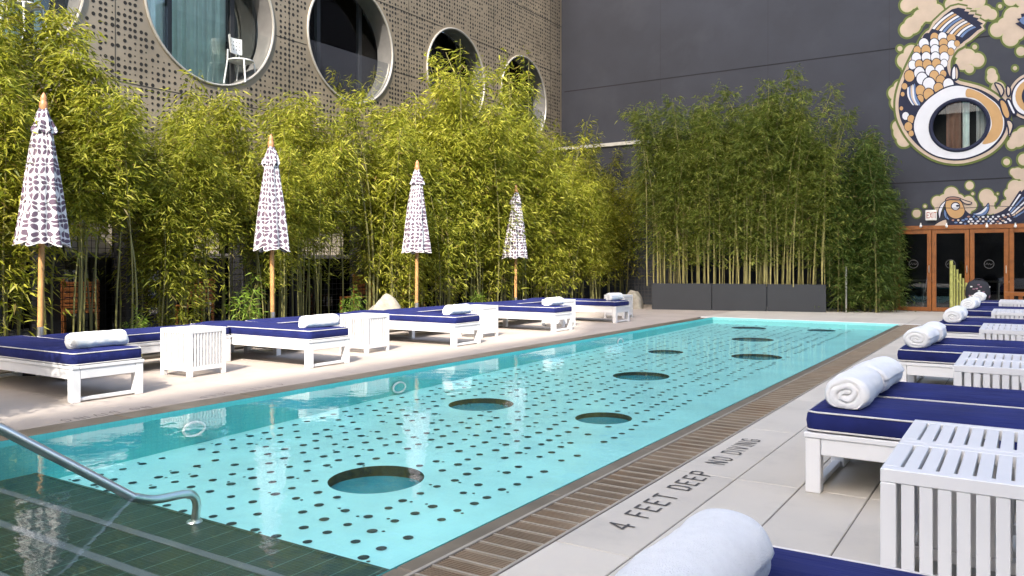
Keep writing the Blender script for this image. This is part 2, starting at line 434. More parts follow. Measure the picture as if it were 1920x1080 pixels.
cm2 = MB().box(-.043, .043, -.597, .597, -.2, .0).mesh('coping_stone', 'coping_brown', bevel=.006)
for k in range(14):
    y = PY0 - .4 + 1.2 * k
    if y + .6 > PY1 + .02: y = PY1 - .6
    link('coping_stone', cm, cp, (WL - .135, y, RNG.uniform(-.0005, .0005))); link('coping_stone', cm2, cp, (WR + .043, y, RNG.uniform(-.0005, .0005)))
bx('edge_trim', 'steel_edge', (-2.003, -1.985, -1, PY1, -.1, .004), cp, bevel=.002)
bx('edge_trim', 'steel_edge', (-1.728, -1.712, -1, PY1 + .11, -.1, .003), cp, bevel=.002)
# overflow grating: modules of fine bars
gt = empty('overflow_grating', kind='structure')
bx('channel', 'channel', (-1.985, -1.728, -1, PY1 + .11, -.2, -.06), gt, bevel=0)
m = MB(); m.box(-.127, .127, -.0535, -.0435, -.012, .003)
nb = len(m.f)
for k in range(6): m.box(-.127, .127, -.0345 + k * .0148, -.0345 + k * .0148 + .0042, -.005, 0)
for x in (-.09, 0, .09): m.box(x - .002, x + .002, -.043, .054, -.02, -.0055)
gm = bpy.data.meshes.new('grate_module'); gm.from_pydata(m.v, [], m.f); gm.materials.append(MATS['grate_metal']); gm.materials.append(MATS['steel_edge'])
for p in gm.polygons: p.material_index = 1 if p.index < nb else 0
for k in range(int((PY1 + .1 - 1.2) / .108)):
    o = link('grate_module', gm, gt, (-1.8565, 1.2 + .108 * (k + .5), RNG.uniform(-.001, .001) - .002)); o.rotation_euler.y = RNG.uniform(-.006, .006)

# lettering cut into the deck
GL = {'4': [[(.45, 0), (.45, 1), (0, .3), (.62, .3)]], 'F': [[(0, 0), (0, 1), (.5, 1)], [(0, .52), (.4, .52)]], 'E': [[(.5, 0), (0, 0), (0, 1), (.5, 1)], [(0, .52), (.4, .52)]],
      'T': [[(.28, 0), (.28, 1)], [(0, 1), (.56, 1)]], 'D': [[(0, 0), (0, 1), (.35, 1), (.52, .8), (.52, .2), (.35, 0), (0, 0)]],
      'P': [[(0, 0), (0, 1), (.4, 1), (.52, .88), (.52, .6), (.4, .48), (0, .48)]], 'N': [[(0, 0), (0, 1), (.52, 0), (.52, 1)]],
      'O': [[(.15, 0), (.4, 0), (.55, .2), (.55, .8), (.4, 1), (.15, 1), (0, .8), (0, .2), (.15, 0)]], 'I': [[(.05, 0), (.05, 1)]],
      'V': [[(0, 1), (.27, 0), (.54, 1)]], 'G': [[(.52, .8), (.4, 1), (.15, 1), (0, .8), (0, .2), (.15, 0), (.4, 0), (.52, .2), (.52, .48), (.3, .48)]],
      'X': [[(0, 0), (.52, 1)], [(0, 1), (.52, 0)]]}
WID = {'I': .3, 'T': .76, '4': .82, ' ': .55}
def lettering(text, size, width, conv, name, m, parent=None, adv=1.0):
    mb = MB(); x = 0
    root = parent or empty(name)
    for ch in text:
        mb = MB()
        for pl in GL.get(ch, []):
            for (a, b), (c, d) in zip(pl, pl[1:]):
                L = hypot(c - a, d - b); ux, uy = (c - a) / L, (d - b) / L; w = width / size / 2
                q = [(a - ux * w - uy * w, b - uy * w + ux * w), (c + ux * w - uy * w, d + uy * w + ux * w), (c + ux * w + uy * w, d + uy * w - ux * w), (a - ux * w + uy * w, b - uy * w - ux * w)]
                zz = .0003 * (len(mb.f) % 7)
                mb.add([conv((x + p[0]) * size, p[1] * size, zz) for p in q], [(0, 1, 2, 3)])
        if mb.f: mb.obj('letter', m, root)
        x += WID.get(ch, .74) * adv
    return root, x * size
def deck_text(text, x, y, size, width, s, label, adv):
    o, _ = lettering(text, size, width, lambda a, b, z: (x - s * b, y + s * a, .0035 + z), 'deck_lettering', 'lettering', adv=adv)
    return tag(o, label, 'lettering')
deck_text('4 FEET DEEP', -1.495, 3.29, .112, .013, 1, 'dark words 4 FEET DEEP cut into the deck beside the grating', 1.35)
deck_text('NO DIVING', -1.505, 4.66, .112, .0115, 1, 'dark words NO DIVING cut into the deck beside the grating', 1.30)
deck_text('NO DIVING', -6.17, 3.95, .09, .007, -1, 'faint dark letters on the left deck near the frame edge', 1.5)
deck_text('4 FEET DEEP', -6.2, 5.4, .09, .005, -1, 'faint worn letters on the left deck before the second daybed', 1.4)

# ------------------------------------------------------------------ stainless handrail in the pool steps
hr = empty('pool_handrail', (-3.94, 2.8, -.26), label='stainless steel handrail dipping into the water over the dark steps', cat='handrail')
pts = [(0, -2.2, 1.42), (0, -.99, .70 - .0), (0, -.35, .23), (0, -.22, .185), (0, -.05, .172), (0, .01, .15), (0, .035, .10), (0, .03, .04), (0, .02, -.01)]
def smooth_path(p, n=6):
    p = [Vector(q) for q in p]; out = []
    for i in range(len(p) - 1):
        a, b, c, d = p[max(i - 1, 0)], p[i], p[i + 1], p[min(i + 2, len(p) - 1)]
        for k in range(n):
            t = k / n
            out.append(.5 * ((2 * b) + (c - a) * t + (2 * a - 5 * b + 4 * c - d) * t * t + (3 * b - a - 3 * c + d) * t ** 3))
    return out + [p[-1]]
MB().tube(pts[:3] + smooth_path(pts[2:], 5)[1:], .024, 12).obj('tube', 'steel', hr, smooth=True)
MB().lathe([(.045, 0), (.04, .008), (.024, .012)], 16, 0, .02).obj('flange', 'steel', hr)

# ------------------------------------------------------------------ loungers, tables, towels
def rrect(hx, hy, r, n=5):
    out = []
    for (cx, cy, a0) in ((hx - r, hy - r, 0), (-hx + r, hy - r, pi / 2), (-hx + r, -hy + r, pi), (hx - r, -hy + r, 3 * pi / 2)):
        out += [(cx + r * cos(a0 + pi / 2 * k / n), cy + r * sin(a0 + pi / 2 * k / n)) for k in range(n + 1)]
    return out
def mattress_mesh(L, W, T, seed):
    rg = random.Random(seed); hx, hy = L / 2, W / 2
    lev = [(-.03, 0), (-.006, .004), (.004, .018), (.009, T * .5), (.004, T - .018), (-.006, T - .004), (-.022, T + .003)]
    m = MB(); base = rrect(hx, hy, .05); n = len(base); v = []; f = []
    def wob(x, y): return .0035 * sin(x * 31 + 5 * sin(y * 6 + seed)) * sin(y * 11 + seed) + .006 * sin(x * 7 + seed) * cos(y * 5 + seed * 2) + .003 * sin(x * 17 + y * 9 + seed)
    for d, z in lev:
        for (x, y) in rrect(hx + d, hy + d, .05 + max(d, -.04)):
            v.append((x, y, z + (wob(x, y) if z > .02 else 0)))
    k = len(lev)
    NX, NY = 24, 9
    for i in range(k - 1): f += [(i * n + j, i * n + (j + 1) % n, (i + 1) * n + (j + 1) % n, (i + 1) * n + j) for j in range(n)]
    # domed top: shrinking rings
    for t in (.12, .3, .55, .8):
        for (x, y) in rrect(hx - .022 - t * (hy - .03), hy - .022 - t * (hy - .03), max(.05 * (1 - t), .008)):
            v.append((x, y, T + .003 + .02 * (1 - (1 - t) ** 2) + 1.6 * wob(x, y)))
    for i in range(k - 1, k + 3): f += [(i * n + j, i * n + (j + 1) % n, (i + 1) * n + (j + 1) % n, (i + 1) * n + j) for j in range(n)]
    f.append(tuple((k + 3) * n + j for j in range(n)))
    m.add(v, f)
    p = MB()
    for z, d in ((.008, .006), (T - .006, .002)):
        p.tube([(x, y, z + (wob(x, y) if z > .02 else .002 * sin(9 * x + seed))) for x, y in rrect(hx + d, hy + d, .055, 6)], .0048, 6, closed=True)
    return m.mesh('mattress', 'navy_fabric', smooth=True, angle=60), p.mesh('piping', 'piping', smooth=True)
def make_lounger(L, W, seed, H=.315, T=.105):
    root = empty('sun_lounger'); hx, hy = L / 2, W / 2; lw = .075
    link_ = lambda n, b, bev=.004: bx(n, 'white_paint', b, root, bev)
    link_('top_rail', (-hx, hx, -hy, -hy + .07, H - .028, H)); link_('top_rail', (-hx, hx, hy - .07, hy, H - .028, H))
    link_('top_rail', (-hx, -hx + .07, -hy + .071, hy - .071, H - .028, H)); link_('top_rail', (hx - .07, hx, -hy + .071, hy - .071, H - .028, H))
    a0 = H - .029 - .085
    for sy in (-1, 1):
        y0, y1 = sorted((sy * (hy - .008), sy * (hy - .036))); link_('apron', (-hx + lw + .01, hx - lw - .01, y0, y1, a0, H - .029))
    for sx in (-1, 1):
        x0, x1 = sorted((sx * (hx - .008), sx * (hx - .036))); link_('apron', (x0, x1, -hy + lw + .01, hy - lw - .01, a0, H - .029))
        x0, x1 = sorted((sx * (hx - .02), sx * (hx - .065))); link_('stretcher', (x0, x1, -hy + lw + .01, hy - lw - .01, .012, .04))
        for sy in (-1, 1):
            x0, x1 = sorted((sx * (hx - .007), sx * (hx - .007 - lw))); y0, y1 = sorted((sy * (hy - .007), sy * (hy - .007 - lw)))
            link_('leg', (x0, x1, y0, y1, 0, H - .0285))
    for k in range(9):
        x = -hx + .12 + k * (L - .24) / 8
        link_('slat', (x - .04, x + .04, -hy + .071, hy - .071, H - .026, H - .006), 0)
    mm, pm = mattress_mesh(L - .02, W - .02, T, seed)
    ma = link('mattress', mm, root, (0, 0, H + .004)); link('piping', pm, ma)
    tie = MB().add([(.55, -hy + .0, H + .012), (.61, -hy + .0, H + .012), (.58, -hy - .012, H - .03), (.55, -hy + .012, H + .012), (.61, -hy + .012, H + .012)], [(0, 1, 2), (3, 4, 2), (0, 2, 3), (1, 4, 2)])
    tie.obj('tie', 'navy_fabric', root)
    return root
def make_table(wx, wy, H, nx, ny, gap=.0145):
    root = empty('side_table'); hx, hy = wx / 2, wy / 2; p = .05; foot = .06
    W = lambda n, b, bev=.003: bx(n, 'white_paint', b, root, bev)
    for sx in (-1, 1):
        for sy in (-1, 1):
            x0, x1 = sorted((sx * hx, sx * (hx - p))); y0, y1 = sorted((sy * hy, sy * (hy - p))); W('post', (x0, x1, y0, y1, 0, H - .0465))
    for sy in (-1, 1):
        y0, y1 = sorted((sy * hy, sy * (hy - .03)))
        W('bottom_rail', (-hx + p + .001, hx - p - .001, y0, y1, foot, foot + .045))
    for sx in (-1, 1):
        x0, x1 = sorted((sx * hx, sx * (hx - .03)))
        W('bottom_rail', (x0, x1, -hy + p + .001, hy - p - .001, foot, foot + .045))
    r = .055
    W('top_rim', (-hx, hx, -hy, -hy + r, H - .046, H)); W('top_rim', (-hx, hx, hy - r, hy, H - .046, H))
    W('top_rim', (-hx, -hx + r, -hy + r + .001, hy - r - .001, H - .046, H)); W('top_rim', (hx - r, hx, -hy + r + .001, hy - r - .001, H - .046, H))
    def slats(n, a0, a1, gap, mk):
        w = (a1 - a0 - gap * (n + 1)) / n
        for k in range(n): mk(a0 + gap + k * (w + gap), a0 + gap + k * (w + gap) + w)
    z0, z1 = foot + .046, H - .047
    slats(nx, -hx + p, hx - p, gap, lambda a, b: (W('slat', (a, b, -hy + .004, -hy + .02, z0, z1), .0015), W('slat', (a, b, hy - .02, hy - .004, z0, z1), .0015)))
    slats(ny, -hy + p, hy - p, gap, lambda a, b: (W('slat', (-hx + .004, -hx + .02, a, b, z0, z1), .0015), W('slat', (hx - .02, hx - .004, a, b, z0, z1), .0015)))
    slats(nx, -hx + r, hx - r, .011, lambda a, b: W('top_slat', (a, b, -hy + r + .001, hy - r - .001, H - .022, H - .001), .0015))
    return root
def towel_mesh(L, R, seed, turns=2.6, squash=.84):
    """a soft roll: wavy outside with a loose flap edge, shallow spiral folds pressed into the ends"""
    rg = random.Random(seed); N = 64; M = 26; K = 13; ph = [rg.uniform(0, 6.28) for _ in range(8)]
    def rad(a, y):
        flap = .10 * R * max(0, 1 - ((a - ph[4]) % (2 * pi)) / 1.1) * (1 if (a - ph[4]) % (2 * pi) < 1.1 else 0)
        return R + flap + R * (.028 * sin(2 * a + 8 * y + ph[0]) + .022 * sin(19 * y + ph[1] + 2 * a) + .013 * sin(41 * y + 5 * a + ph[2]) + .012 * sin(67 * y - 3 * a + ph[3]))
    def put(r, a, y):
        x, z = r * cos(a), r * sin(a) * squash
        fl = -R * squash * .80
        if z < fl: z = fl + (z - fl) * .25
        return (x * (1 + .10 * max(0, -z / R)), y, z)
    v = []; f = []
    for j in range(M + 1):
        t = j / M; y = -L / 2 + L * t; e = min(t, 1 - t) * L; rd = 1 - .13 * max(0, 1 - e / .028) ** 2
        for k in range(N):
            a = 2 * pi * k / N; v.append(put(rad(a, y) * rd, a, y + .007 * sin(a + ph[5]) + .004 * sin(3 * a + ph[6])))
    for j in range(M): f += [(j * N + k, j * N + (k + 1) % N, (j + 1) * N + (k + 1) % N, (j + 1) * N + k) for k in range(N)]
    for end in (0, 1):
        base = end * M * N; prev = [base + k for k in range(N)]; sg = 1 if end else -1; y0 = sg * L / 2
        for q in range(1, K):
            t = q / K; cur = []
            for k in range(N):
                a = 2 * pi * k / N; rr_ = rad(a, y0) * .87 * (1 - t)
                ph_ = (turns * (1 - t) + a / (2 * pi) * sg + .12 * sin(2 * a + ph[7])) % 1
                dep = .020 * max(0, 1 - abs(ph_ - .5) / .2) ** 1.3 * min(1, t * 3) - .006 * sin(pi * t)
                cur.append(len(v)); v.append(put(rr_ * (1 + .05 * sin(3 * a + ph[2])), a, y0 - sg * dep + .007 * sin(a + ph[5]) * (1 - t)))
            f += [(prev[k], prev[(k + 1) % N], cur[(k + 1) % N], cur[k]) for k in range(N)]; prev = cur
        f.append(tuple(prev))
    m = MB(); m.add(v, f)
    return m.mesh('rolled_towel', 'towel', smooth=True, angle=80)
TOP = .315 + .105 + .02
tmesh = [towel_mesh(.50, .092, s, 2.6) for s in (1, 2, 3)]
tbig = [towel_mesh(.52, .108, s, 2.4, .84) for s in (4, 5, 6)]

LW, LL = .665, 2.2
proto = make_lounger(LL, LW, 3); proto2 = make_lounger(1.97, .66, 8); proto3 = make_lounger(2.1, .725, 5); proto4 = make_lounger(2.1, .725, 12)
def place(pr, used, loc, rz, label, group, cat='sun lounger'):
    o = pr if not used else copy_tree(pr)
    o.location = loc; o.rotation_euler = (0, 0, rz); tag(o, label, cat, group); return o
near = ['nearest the camera', 'second from the camera', 'third from the camera', 'fourth from the camera', 'farthest from the camera']
for k, y in enumerate((3.68, 6.34, 9.07, 11.92, 14.36)):
    place(proto, k > 0, (-6.8 - LL / 2, y + LW / 2, 0), pi, 'white lounger with navy mattress end-on to the left pool edge, ' + near[k], 'loungers end-on to the left pool edge')
    t = link('rolled_towel', tmesh[k % 3]); t.location = (-6.8 - .22 + RNG.uniform(-.02, .02), y + LW / 2 + .02, TOP + .068); t.rotation_euler = (0, 0, RNG.uniform(-.05, .05) + (pi if k % 2 else 0))
    tag(t, 'white rolled towel on the end-on left lounger ' + near[k], 'towel', 'rolled towels on the left loungers')
for k, y in enumerate((4.36, 7.02, 9.72, 12.42)):
    place(proto2, k > 0, (-8.12 - .33, y + 1.97 / 2, 0), pi / 2, 'navy lounger set lengthwise before the bamboo hedge, ' + ['nearest the camera', 'second from the camera', 'third from the camera', 'farthest from the camera'][k], 'loungers lengthwise before the left hedge')
tl = make_table(.47, .47, .5, 9, 9, .019)
for k, (x, y, a) in enumerate([(-7.56, 5.40, .04), (-7.545, 8.04, .05), (-7.5, 10.64, -.03), (-7.44, 13.2, 0), (-7.45, 15.85, .02)]):
    place(tl, k > 0, (x, y, 0), a, 'white slatted cube side table on the left deck, ' + near[k], 'side tables on the left deck', 'side table')
rl = []
tr1 = towel_mesh(.80, .108, 9, 2.4, .88)
for k, y in enumerate((.80, 4.34, 7.86, 11.35, 14.85, 18.1)):
    wd = ['at the bottom edge of the photo', 'beside the letters NO DIVING', 'third from the camera', 'fourth from the camera', 'fifth from the camera', 'farthest from the camera'][k]
    for j in (0, 1):
        if k == 5 and j: continue
        place((proto3, proto4)[j], k > 0, (-.98 + 1.05 + (.185 if k == 0 else 0), y + .3625 + .735 * j, 0), RNG.uniform(-.004, .004), '%s navy lounger of the right deck pair %s' % (('near', 'far')[j], wd), 'paired loungers on the right deck')
        t = link('rolled_towel', tr1 if k == 0 else tbig[(k + j) % 3]); t.location = (-.98 + (.345 if k == 0 else .18) + RNG.uniform(-.015, .015) + .02 * j, y + .36 + .6 * j + (-.22 if k == 0 and not j else -.25 if k == 0 else -.03), TOP + (.08 if k == 0 else .078)); t.rotation_euler = (0, 0, RNG.uniform(-.07, .07))
        tag(t, '%s white rolled towel on the right lounger pair %s' % (('near', 'far')[j], wd), 'towel', 'rolled towels on the right loungers')
tr = make_table(.66, .5, .5, 10, 8)
for k, y in enumerate((2.97, 6.22, 9.72, 13.15, 16.75)):
    for j in (0, 1):
        place(tr, k + j > 0, (-.42 + .33, y + .25 + .503 * j, 0), 0, '%s white slatted table of the right deck pair %s' % (('near', 'far')[j], ['nearest the camera', 'second from the camera', 'third from the camera', 'fourth from the camera', 'farthest from the camera'][k]), 'side tables on the right deck', 'side table')

# ------------------------------------------------------------------ closed parasols
def make_parasol(seed, H=3.05, top_tilt=0):
    root = empty('closed_parasol')
    MB().lathe([(.03, .12), (.03, H - .3)], 14).obj('pole', 'wood_pole', root, smooth=True)
    MB().lathe([(.045, .0), (.045, .36), (.034, .37), (.034, .5)], 14).obj('pole_socket', 'steel', root, smooth=True)
    MB().lathe([(.26, 0), (.26, .05), (.05, .07), (.05, .1)], 20).obj('base', 'black_metal', root)
    MB().lathe([(.018, H - .2), (.04, H - .185), (.046, H - .15), (.04, H - .11), (.03, H - .09), (.034, H - .07), (.028, H - .04), (.006, H)], 14).obj('finial', 'wood_finial', root, smooth=True)
    rg = random.Random(seed)
    def skirt(z0, z1, r0, r1, folds, amp, n, rows, name, droop, ph):
        v = []; f = []; uvs = []
        for j in range(rows + 1):
            t = j / rows; z = z1 + (z0 - z1) * t; r = r1 + (r0 - r1) * t ** .85
            for k in range(n):
                a = 2 * pi * k / n
                fold = sin(folds * a + ph + .8 * sin(t * 2)) * .6 + .4 * sin((folds * 2 - 1) * a + ph * 2)
                rr = r * (1 + amp * (.35 + .65 * t) * fold) + .008 * sin(5 * t + 3 * a + seed)
                zz = z + droop * (1 + .5 * (seed % 3)) * t * t * fold
                v.append((rr * cos(a), rr * sin(a), zz)); uvs.append((a * (r0 * .9) / .2, zz / .2))
        for j in range(rows):
            for k in range(n): f.append((j * n + k, j * n + (k + 1) % n, (j + 1) * n + (k + 1) % n, (j + 1) * n + k))
        me = bpy.data.meshes.new(name); me.from_pydata(v, [], f); me.materials.append(MATS['parasol_fabric'])
        ul = me.uv_layers.new(name='UVMap')
        for p in me.polygons:
            us = [uvs[me.loops[l].vertex_index] for l in p.loop_indices]; mxu = max(u[0] for u in us)
            for l, u in zip(p.loop_indices, us):
                x = u[0] + (2 * pi * (r0 * .9) / .2 if mxu - u[0] > 1.5 else 0); ul.data[l].uv = (x, u[1])
        me.polygons.foreach_set('use_smooth', [True] * len(me.polygons))
        return me
    ph = rg.uniform(0, 6)
    c = link('canopy', skirt(1.40, H - .36, .232, .08, 5 + seed % 2, .25, 96, 22, 'canopy', -.02, ph), root)
    link('top_flounce', skirt(H - .44, H - .17, .118, .035, 8, .16, 72, 8, 'top_flounce', .02, ph + 1), c)
    n = 96; hem = []
    for k in range(n):
        v = c.data.vertices[22 * n + k].co; hem.append((v.x, v.y, v.z))
    MB().tube(hem, .006, 5, closed=True).obj('hem', 'piping', c)
    MB().tube([(.092 * cos(a) , .092 * sin(a), H - .47 + .01 * sin(3 * a)) for a in [2 * pi * k / 24 for k in range(24)]], .007, 6, closed=True).obj('tie', 'piping', c)
    return root
for k, (x, y, rz, hs) in enumerate([(-9.03, 4.54, .2, 1.0), (-9.03, 7.74, 1.4, .99), (-9.03, 10.93, 2.6, .985), (-9.03, 14.17, 4.0, .93)]):
    p = make_parasol(k + 1); p.location = (x, y, 0); p.rotation_euler = (.008 * (k - 1), .01 * (1 - k % 2 * 2), rz); p.scale = (1, 1, hs)
    tag(p, 'closed white parasol with purple petal print, ' + ['nearest the camera', 'second from the camera', 'third from the camera', 'farthest from the camera'][k], 'parasol', 'closed parasols along the left hedge')

# ------------------------------------------------------------------ left hotel facade
FX = -12.3
WIN = [(5.55, 5.5, 1.32), (9.2, 5.75, 1.37), (12.72, 5.95, 1.31), (16.5, 5.95, 1.24), (19.78, 5.95, 1.25)]
hb = empty('hotel_building', (FX, 8, 0), label='bronze perforated metal hotel facade with large round windows on the left', cat='building')
def loc(o): o.matrix_parent_inverse = hb.matrix_world.inverted(); return o
hb.location = (0, 0, 0)
bm = fill_holes([(-6, 2.45), (22.0, 2.45), (22.0, 13), (-6, 13)], [circ(y, z, r, 64) for y, z, r in WIN], lambda p: (FX, p[0], p[1]))
bmesh.ops.recalc_face_normals(bm, faces=bm.faces)
me = bpy.data.meshes.new('facade'); bm.to_mesh(me); bm.free(); me.materials.append(MATS['facade_metal'])
fac = link('facade', me, hb)
bx('facade_soffit', 'facade_metal', (FX - .9, FX - .002, -6, 22, 2.38, 2.45), hb)
bx('facade_end', 'facade_metal', (FX - .9, FX, 22.001, 22.05, 2.4, 13), hb, bevel=0)
rh = random.Random(11)
m = MB(); y = 2.0
while y < 21.95:
    z = 2.5; col_r = rh.choice((.033, .031, .033, .027))
    while z < 9.8:
        r = rh.choice((col_r, col_r, col_r, col_r, .036, .022, .015)); yy, zz = y + rh.uniform(-.006, .006), z + rh.uniform(-.007, .007)
        z += .104
        if all(hypot(yy - a, zz - b) > R + .1 for a, b, R in WIN) and yy < 21.93 and rh.random() > .05:
            m.add([(FX + .003, yy + r * cos(2 * pi * k / 8), zz + r * sin(2 * pi * k / 8)) for k in range(8)], [tuple(range(8))])
    y += rh.choice((.104, .104, .112, .09))
tag(m.obj('perforation', 'hole_dark', hb), kind='stuff')
for z in (4.12, 5.62, 7.1, 8.6):
    y = -6.0
    cuts = sorted([(a - math.sqrt(max(0, (R + .05) ** 2 - (z - b) ** 2)), a + math.sqrt(max(0, (R + .05) ** 2 - (z - b) ** 2))) for a, b, R in WIN if abs(z - b) < R + .05])
    for a, b in cuts + [(22, 22)]:
        if a - y > .1: bx('panel_seam', 'hole_dark', (FX + .001, FX + .006, y, a, z - .005, z + .005), hb, bevel=0)
        y = b
for y in (3.7, 7.35, 10.95, 14.6, 18.2, 21.3):
    bx('panel_seam', 'hole_dark', (FX + .0012, FX + .0055, y - .004, y + .004, 2.46, 12), hb, bevel=0)
for i, (y, z, r) in enumerate(WIN):
    n = 56
    MBr = MB(); pr = []
    w = MB().tube([(FX + .012, y + (r - .02) * cos(2 * pi * k / n), z + (r - .02) * sin(2 * pi * k / n)) for k in range(n)], .026, 8, closed=True).obj('round_window', 'window_ring', hb, smooth=True)
    m = MB(); v = []
    for xx in (FX - .01, FX - .45): v += [(xx, y + (r - .01) * cos(2 * pi * k / n), z + (r - .01) * sin(2 * pi * k / n)) for k in range(n)]
    m.add(v, [(k, (k + 1) % n, n + (k + 1) % n, n + k) for k in range(n)]); m.obj('reveal', 'reveal_grey', w, smooth=True)
    # glazed wall at the back of the balcony: dark room, curtain, mullions, pane
    bx('room', 'dark_interior', (FX - 2.4, FX - .75, y - r - .1, y + r + .1, z - r - .1, z + r + .1), w, bevel=0)
    c0, c1 = (y - r * .9, y + r * .5) if i else (y - r, y + r * .7)
    if i == 1: c0, c1 = y - r, y + r * .52
    m = MB(); N = 90; v = []
    for k in range(N + 1):
        t = c0 + (c1 - c0) * k / N; xx = FX - .58 + .035 * sin(t * 34 + i) + .02 * sin(t * 71 + 2 * i)
        v += [(xx, t, z - r), (xx, t, z + r)]
    m.add(v, [(2 * k, 2 * k + 2, 2 * k + 3, 2 * k + 1) for k in range(N)]); m.obj('curtain', 'curtain', w, smooth=True)
    for yy in (y - r * .42, y + r * .55): bx('mullion', 'black_metal', (FX - .52, FX - .45, yy - .05, yy + .05, z - r, z + r), w)
    bx('pane', 'window_glass', (FX - .49, FX - .48, y - r, y + r, z - r, z + r), w, bevel=0)
    # glass balustrade
    hh = z - r * .15; half = math.sqrt(r * r - (hh - z) ** 2) - .04
    arc = [(FX - .03, y + (r - .06) * cos(a), z + (r - .06) * sin(a)) for a in [pi + math.asin(.15) + (pi - 2 * math.asin(.15)) * k / 30 for k in range(31)]]
    MB().add(arc, [tuple(range(31))]).obj('balustrade', 'clear_glass', w)
# white perforated chairs on the balconies
def balcony_chair(y, z, rz, label):
    c = empty('balcony_chair', (FX - .2, y, z), rz, label=label, cat='chair', group='white chairs on the round balconies')
    m = MB(); N = 10; v = []; f = []
    for k in range(N + 1):
        a = -.95 + 1.9 * k / N
        for zz, rr in ((.62, .24), (.92, .27)): v += [(rr * sin(a) , -rr * cos(a) + .05, zz), ((rr - .02) * sin(a), -(rr - .02) * cos(a) + .05, zz)]
    for k in range(N):
        b = 4 * k; f += [(b, b + 4, b + 6, b + 2), (b + 1, b + 3, b + 7, b + 5), (b + 2, b + 6, b + 7, b + 3), (b, b + 1, b + 5, b + 4)]
    m.add(v, f); m.obj('backrest', 'white_paint', c, smooth=True)
    hl = MB()
    for zz in (.70, .77, .84):
        for k in range(6):
            a = -.75 + .3 * k
            for s_ in (.273, .222):
                hl.add([(s_ * sin(a + .05 * cos(q)) , -s_ * cos(a + .05 * cos(q)) + .05, zz + .016 * sin(q)) for q in [2 * pi * j / 6 for j in range(6)]], [tuple(range(6))])
    tag(hl.obj('back_holes', 'hole_dark', c), kind='stuff')
    MB().lathe([(.2, .43), (.24, .445), (.24, .465), (.2, .47)], 20).obj('seat', 'white_paint', c, smooth=True)
    for sx, sy in ((-1, -1), (1, -1), (-1, 1), (1, 1)):
        MB().tube([(sx * .22, sy * .22, 0), (sx * .18, sy * .17, .44)] + ([(sx * .2, -.15, .64)] if sy < 0 else []), .014, 8).obj('leg', 'white_paint', c, smooth=True)
balcony_chair(6.05, 4.55, -1.2, 'white perforated chair in the leftmost round window')
balcony_chair(9.95, 4.55, -1.2, 'white perforated chair in the large round window second from left')

# ground floor: dark glazing, columns, curtains
bx('ground_floor_wall', 'dark_interior', (FX - 2.6, FX - 2.5, -6, 22, -.1, 2.5), hb, bevel=0)
bx('ground_floor_slab', 'ground_far', (FX - 2.5, FX - .61, -6, 22, -.1, .035), hb, bevel=0)
for y0, y1, c in ((6.35, 7.45, 1), (11.5, 12.7, 1), (14.8, 15.6, 1), (9.0, 9.5, 1)):
    bx('wall_panel', 'curtain_beige', (FX - .3, FX - .25, y0, y1, .1, 2.3), hb)
for y in (5.2, 6.25, 7.55, 9.8, 12.9, 15.9, 18.8, 21.5):
    bx('column', 'black_metal', (FX - .1, FX + .25, y - .17, y + .17, 0, 2.44), hb, bevel=.01)
bx('transom', 'reveal_grey', (FX - .22, FX - .16, -3, 22, 1.28, 1.36), hb)
for k in range(14):
    y = -1 + 1.6 * k
    bx('ground_pane', 'door_glass', (FX - .2, FX - .19, y + .02, y + 1.58, .05, 1.28), hb, bevel=0)
for k, (x, y, z) in enumerate([(-11.0, 8.37, 2.2), (-11.0, 12.9, 2.05)]):
    s = empty('wall_speaker', (x, y, z), .5, label=['black box loudspeaker in the bamboo beside the second parasol', 'black box loudspeaker in the bamboo beside the third parasol'][k], cat='loudspeaker')
    bx('cabinet', 'black_metal', (-.12, .12, -.2, .2, -.14, .14), s); bx('grille', 'planter_grey', (.121, .13, -.18, .18, -.12, .12), s)
    bx('bracket', 'black_metal', (-.3, -.12, -.03, .03, -.03, .03), s)
wc = None
def wood_chair():
    r = empty('wooden_chair')
    for k in range(5): bx('back_slat', 'wood_chair', (-.02, .0, -.25, .25, .5 + .08 * k, .565 + .08 * k), r)
    bx('seat', 'wood_chair', (0, .45, -.25, .25, .42, .45), r)
    for x in (-.02, .42):
        for y in (-.24, .2): bx('leg', 'wood_chair', (x, x + .04, y, y + .04, 0, .419 if x > 0 else .92), r)
    return r
wc = wood_chair()
for k, (x, y, a) in enumerate([(-11.6, 6.40, 2.6), (-11.6, 8.41, 2.9), (-11.6, 12.3, 3.0), (-11.6, 13.84, 2.8)]):
    place(wc, k > 0, (x, y, .035), a, 'orange wooden slat chair behind the bamboo, ' + ['nearest the camera', 'second from the camera', 'third from the camera', 'farthest from the camera'][k], 'wooden chairs behind the hedge', 'chair')
